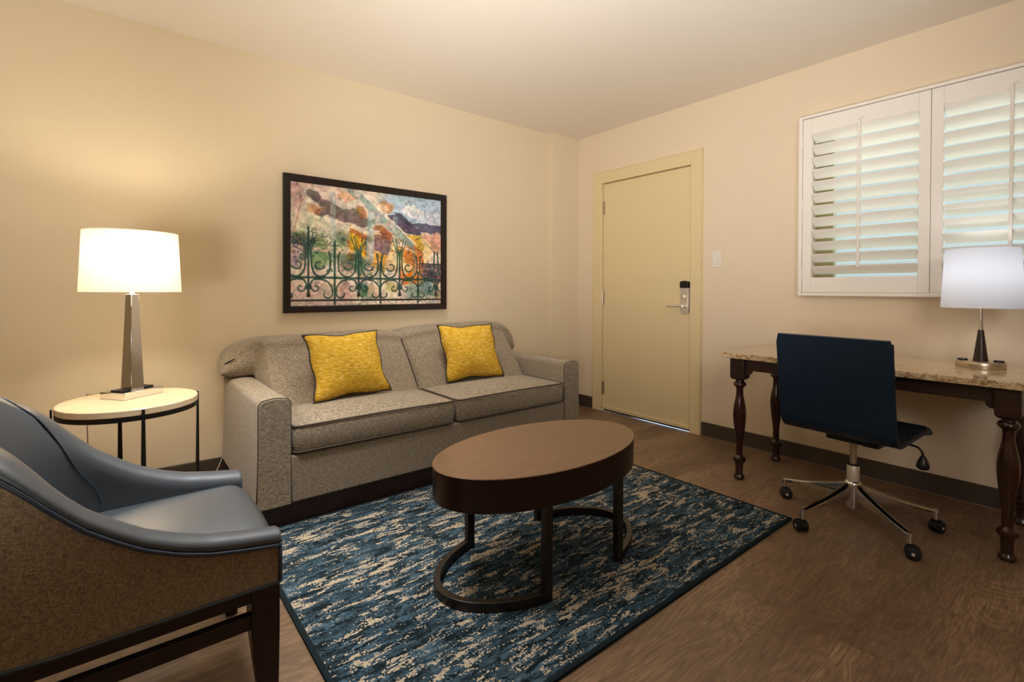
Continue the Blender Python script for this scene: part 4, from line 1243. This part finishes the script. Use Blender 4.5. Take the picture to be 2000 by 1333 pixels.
        bm = NB(); tube(bm, [c-ax*0.0250+ez*0.0265, c+ax*0.0250+ez*0.0265], 0.0065, 12); obj('wheel_cap', bm, 'steel', w, angle=40)
build_office_chair()

# ------------------------------------------------------------------ armchair
def build_armchair():
    # local +x = facing direction; world origin of the local frame
    OX, OY = -3.45, -1.636
    s = thing('armchair', 'slate blue leather and brown fabric barrel armchair beside the rug, left foreground', 'armchair', (OX, OY, 0))
    HW = 0.284; XF = 0.350; XS = -0.02; XB = -0.36
    top_tab = [(-0.36, 0.850), (-0.30, 0.842), (-0.24, 0.815), (-0.21, 0.795), (-0.15, 0.757), (-0.11, 0.720), (-0.07, 0.674), (-0.02, 0.622), (0.03, 0.583), (0.08, 0.549), (0.14, 0.520), (0.20, 0.500), (0.27, 0.486), (0.35, 0.474)]
    def outer(t):
        """t 0..1 around the U, near front -> back -> far front; returns (x, y, nx, ny)"""
        Ls = XF-XS; La = 1.30*(XS-XB)+HW*0.9
        tot = 2*Ls+2*La*0.62
        q = t*tot
        if q < Ls: return (XF-q, -HW, 0, -1)
        if q > tot-Ls: return (XS+(q-(tot-Ls)), HW, 0, 1)
        f = (q-Ls)/(tot-2*Ls)
        a = -PI/2-PI*f          # -90 -> -270
        e = 0.82
        c, sn = math.cos(a), math.sin(a)
        x = XS+(XS-XB)*math.copysign(abs(c)**e, c); y = HW*math.copysign(abs(sn)**e, sn)
        nx, ny = math.copysign(abs(c)**(2-e), c)/(XS-XB), math.copysign(abs(sn)**(2-e), sn)/HW
        L = math.hypot(nx, ny); return (x, y, nx/L, ny/L)
    N = 96
    st = [outer(i/N) for i in range(N+1)]
    zt = [interp(p[0], top_tab) for p in st]
    zbot = 0.355
    # outer fabric shell
    bm = NB(); rings = []
    for p, z in zip(st, zt):
        zp = z-0.028
        r = []
        for k in range(9):
            zz = zbot+(zp-zbot)*k/8
            off = -0.004*math.sin(PI*k/8)
            r.append((p[0]-p[2]*off*-1, p[1]-p[3]*off*-1, zz))
        for k in range(9):
            zz = zp-(zp-zbot)*k/8
            r.append((p[0]-p[2]*0.03, p[1]-p[3]*0.03, zz))
        rings.append(r)
    loft(bm, rings)
    sh = obj('outer_shell', bm, 'chair_fabric', s, angle=60)
    # leather roll and inner wall
    bm = NB(); rings = []
    for p, z in zip(st, zt):
        x, y, nx, ny = p
        back = sstep(0.0, -0.28, x)              # 0 on arms, 1 at the back
        wd = 0.072+0.035*back
        r = []
        prof = [(0.000, -0.026), (-0.004, -0.018), (-0.002, -0.008), (0.008, 0.000), (0.024, 0.005), (0.044, 0.003), (0.060, -0.004), (0.070, -0.014)]
        for d, h in prof: r.append((x-nx*d*wd/0.072, y-ny*d*wd/0.072, z+h))
        zin0 = z-0.02; zin1 = 0.405
        for k in range(1, 9):
            t = k/8
            zz = zin0+(zin1-zin0)*t
            d = wd+0.004+0.045*back*math.sin(PI*min(1, t*1.1))+0.02*t*back
            r.append((x-nx*d, y-ny*d, zz))
        r.append((x-nx*0.026, y-ny*0.026, 0.405)); 
        r.append((x-nx*0.026, y-ny*0.026, z-0.03))
        rings.append(r)
    loft(bm, rings)
    obj('leather_arm_and_back', bm, 'leather', s, smooth=True, angle=70)
    # curved seam where the back panel meets the far arm
    pick = ((63, 4), (65, 5), (67, 6), (69, 7), (71, 7.5), (72, 8), (73, 9), (74, 10), (74.6, 11), (75, 12))
    pts = []
    for i, k in pick:
        i0, k0 = int(i), int(k); p = st[i0]
        a, b = Vector(rings[i0][k0]), Vector(rings[i0][k0+1]); c = Vector(rings[i0+1][k0])
        v = a+(b-a)*(k-k0)+(c-a)*(i-i0)
        pts.append(v+Vector((-p[2], -p[3], 0.3))*0.0012)
    bm = NB(); tube(bm, catmull(pts, 4), 0.0018, 6)
    obj('seam', bm, 'leather_pipe', s, smooth=True)
    # piping between leather and fabric, along bottom, and up the arm fronts
    bm = NB(); tube(bm, [(p[0]+p[2]*0.003, p[1]+p[3]*0.003, z-0.028) for p, z in zip(st, zt)], 0.0055, 8); obj('piping', bm, 'leather_pipe', s, smooth=True)
    bm = NB(); tube(bm, [(p[0]+p[2]*0.001, p[1]+p[3]*0.001, zbot-0.001) for p in st], 0.0045, 8); obj('piping', bm, 'leather_pipe', s, smooth=True)
    for sy in (-1, 1):
        bm = NB(); tube(bm, [(XF+0.001, sy*(HW-0.001), zbot), (XF+0.001, sy*(HW-0.001), 0.45)], 0.005, 8); obj('piping', bm, 'leather_pipe', s, smooth=True)
        # arm front facing
        bm = NB()
        pts = [(HW-0.002, zbot), (HW-0.002, 0.455), (HW-0.012, 0.470), (HW-0.035, 0.476), (HW-0.060, 0.470), (HW-0.074, 0.455), (HW-0.076, zbot)]
        a_ = [bm.verts.new((XF-0.002, sy*q[0], q[1])) for q in pts]; b_ = [bm.verts.new((XF+0.006, sy*(HW-0.038+(q[0]-HW+0.038)*0.92), q[1]-0.003)) for q in pts]
        for i in range(7): bm.faces.new((a_[i], a_[(i+1) % 7], b_[(i+1) % 7], b_[i]))
        bm.faces.new(b_); bm.faces.new(a_[::-1])
        obj('arm_facing', bm, 'leather', s, angle=40)
    # seat cushion: crowned, following the U
    bm = NB()
    nu, nv = 30, 26
    def seat(u, v):
        # u: back->front 0..1 ; v -1..1
        x = -0.19+(XF+0.006+0.19)*u
        # half width of the inside at x
        if x > XS: hw_ = HW-0.074
        else:
            k = (XS-x)/(XS-XB+0.02); hw_ = (HW-0.074)*math.sqrt(max(0.02, 1-k*k))
        y = v*hw_*1.02
        z = 0.462+0.018*(1-abs(v)**2.2)*math.sin(PI*min(1, 0.15+u*0.75))-0.012*abs(v)**3-0.004*(u > 0.98)
        if u > 0.9: z -= 0.020*((u-0.9)/0.1)**2
        return (x, y, z)
    G = [[bm.verts.new(seat(i/nu, -1+2*j/nv)) for j in range(nv+1)] for i in range(nu+1)]
    for i in range(nu):
        for j in range(nv): bm.faces.new((G[i][j], G[i+1][j], G[i+1][j+1], G[i][j+1]))
    loop = [G[i][0] for i in range(nu)]+[G[nu][j] for j in range(nv)]+[G[nu-i][nv] for i in range(nu)]+[G[0][nv-j] for j in range(nv)]
    low = [bm.verts.new((v.co.x*1.0, v.co.y, 0.358)) for v in loop]
    n = len(loop)
    for i in range(n): bm.faces.new((loop[i], loop[(i+1) % n], low[(i+1) % n], low[i]))
    bm.faces.new(low)
    obj('seat', bm, 'leather', s, angle=50)
    # wooden frame
    lw = 0.064
    for sy in (-1, 1):
        yo = sy*(HW-0.001); yi = sy*(HW-lw)
        y0, y1 = min(yo, yi), max(yo, yi)
        # front leg, tapered below
        bm = NB()
        def q(x0, x1, ya, yb, z): return [(x0, ya, z), (x1, ya, z), (x1, yb, z), (x0, yb, z)]
        k = 0.026
        if sy < 0: r = [q(XF-0.038, XF-0.004, y0+0.002, y0+0.036, 0.0), q(XF-lw, XF, y0, y1, 0.24), q(XF-lw, XF, y0, y1, 0.352)]
        else: r = [q(XF-0.038, XF-0.004, y1-0.036, y1-0.002, 0.0), q(XF-lw, XF, y0, y1, 0.24), q(XF-lw, XF, y0, y1, 0.352)]
        loft(bm, r); obj('leg', bm, 'dark_wood', s, bevel=0.002)
        # rear leg, raked backwards
        bm = NB(); xr = -0.12
        yb0 = sy*(HW-0.020); yb1 = sy*(HW-0.020-0.05); a, b = min(yb0, yb1), max(yb0, yb1)
        r = [q(xr-0.155, xr-0.120, a+0.01, b-0.01, 0.0), q(xr-0.105, xr-0.058, a+0.004, b-0.002, 0.13), q(xr-0.07, xr-0.012, a, b, 0.24), q(xr-0.06, xr+0.015, a, b, 0.30), q(xr-0.06, xr+0.035, a, b, 0.352)]
        loft(bm, r); obj('leg', bm, 'dark_wood', s, bevel=0.002)
        box('side_rail', xr+0.0, XF-lw+0.004, min(sy*(HW-0.006), sy*(HW-0.034)), max(sy*(HW-0.006), sy*(HW-0.034)), 0.318, 0.354, 'dark_wood', s, bevel=0.002)
        box('stretcher', xr-0.02, XF-lw+0.004, min(sy*(HW-0.012), sy*(HW-0.036)), max(sy*(HW-0.012), sy*(HW-0.036)), 0.250, 0.286, 'dark_wood', s, bevel=0.002)
    box('front_rail', XF-0.04, XF-0.008, -HW+lw-0.004, HW-lw+0.004, 0.318, 0.357, 'dark_wood', s, bevel=0.002)
    box('rear_rail', -0.20, -0.17, -HW+0.06, HW-0.06, 0.318, 0.354, 'dark_wood', s, bevel=0.002)
build_armchair()
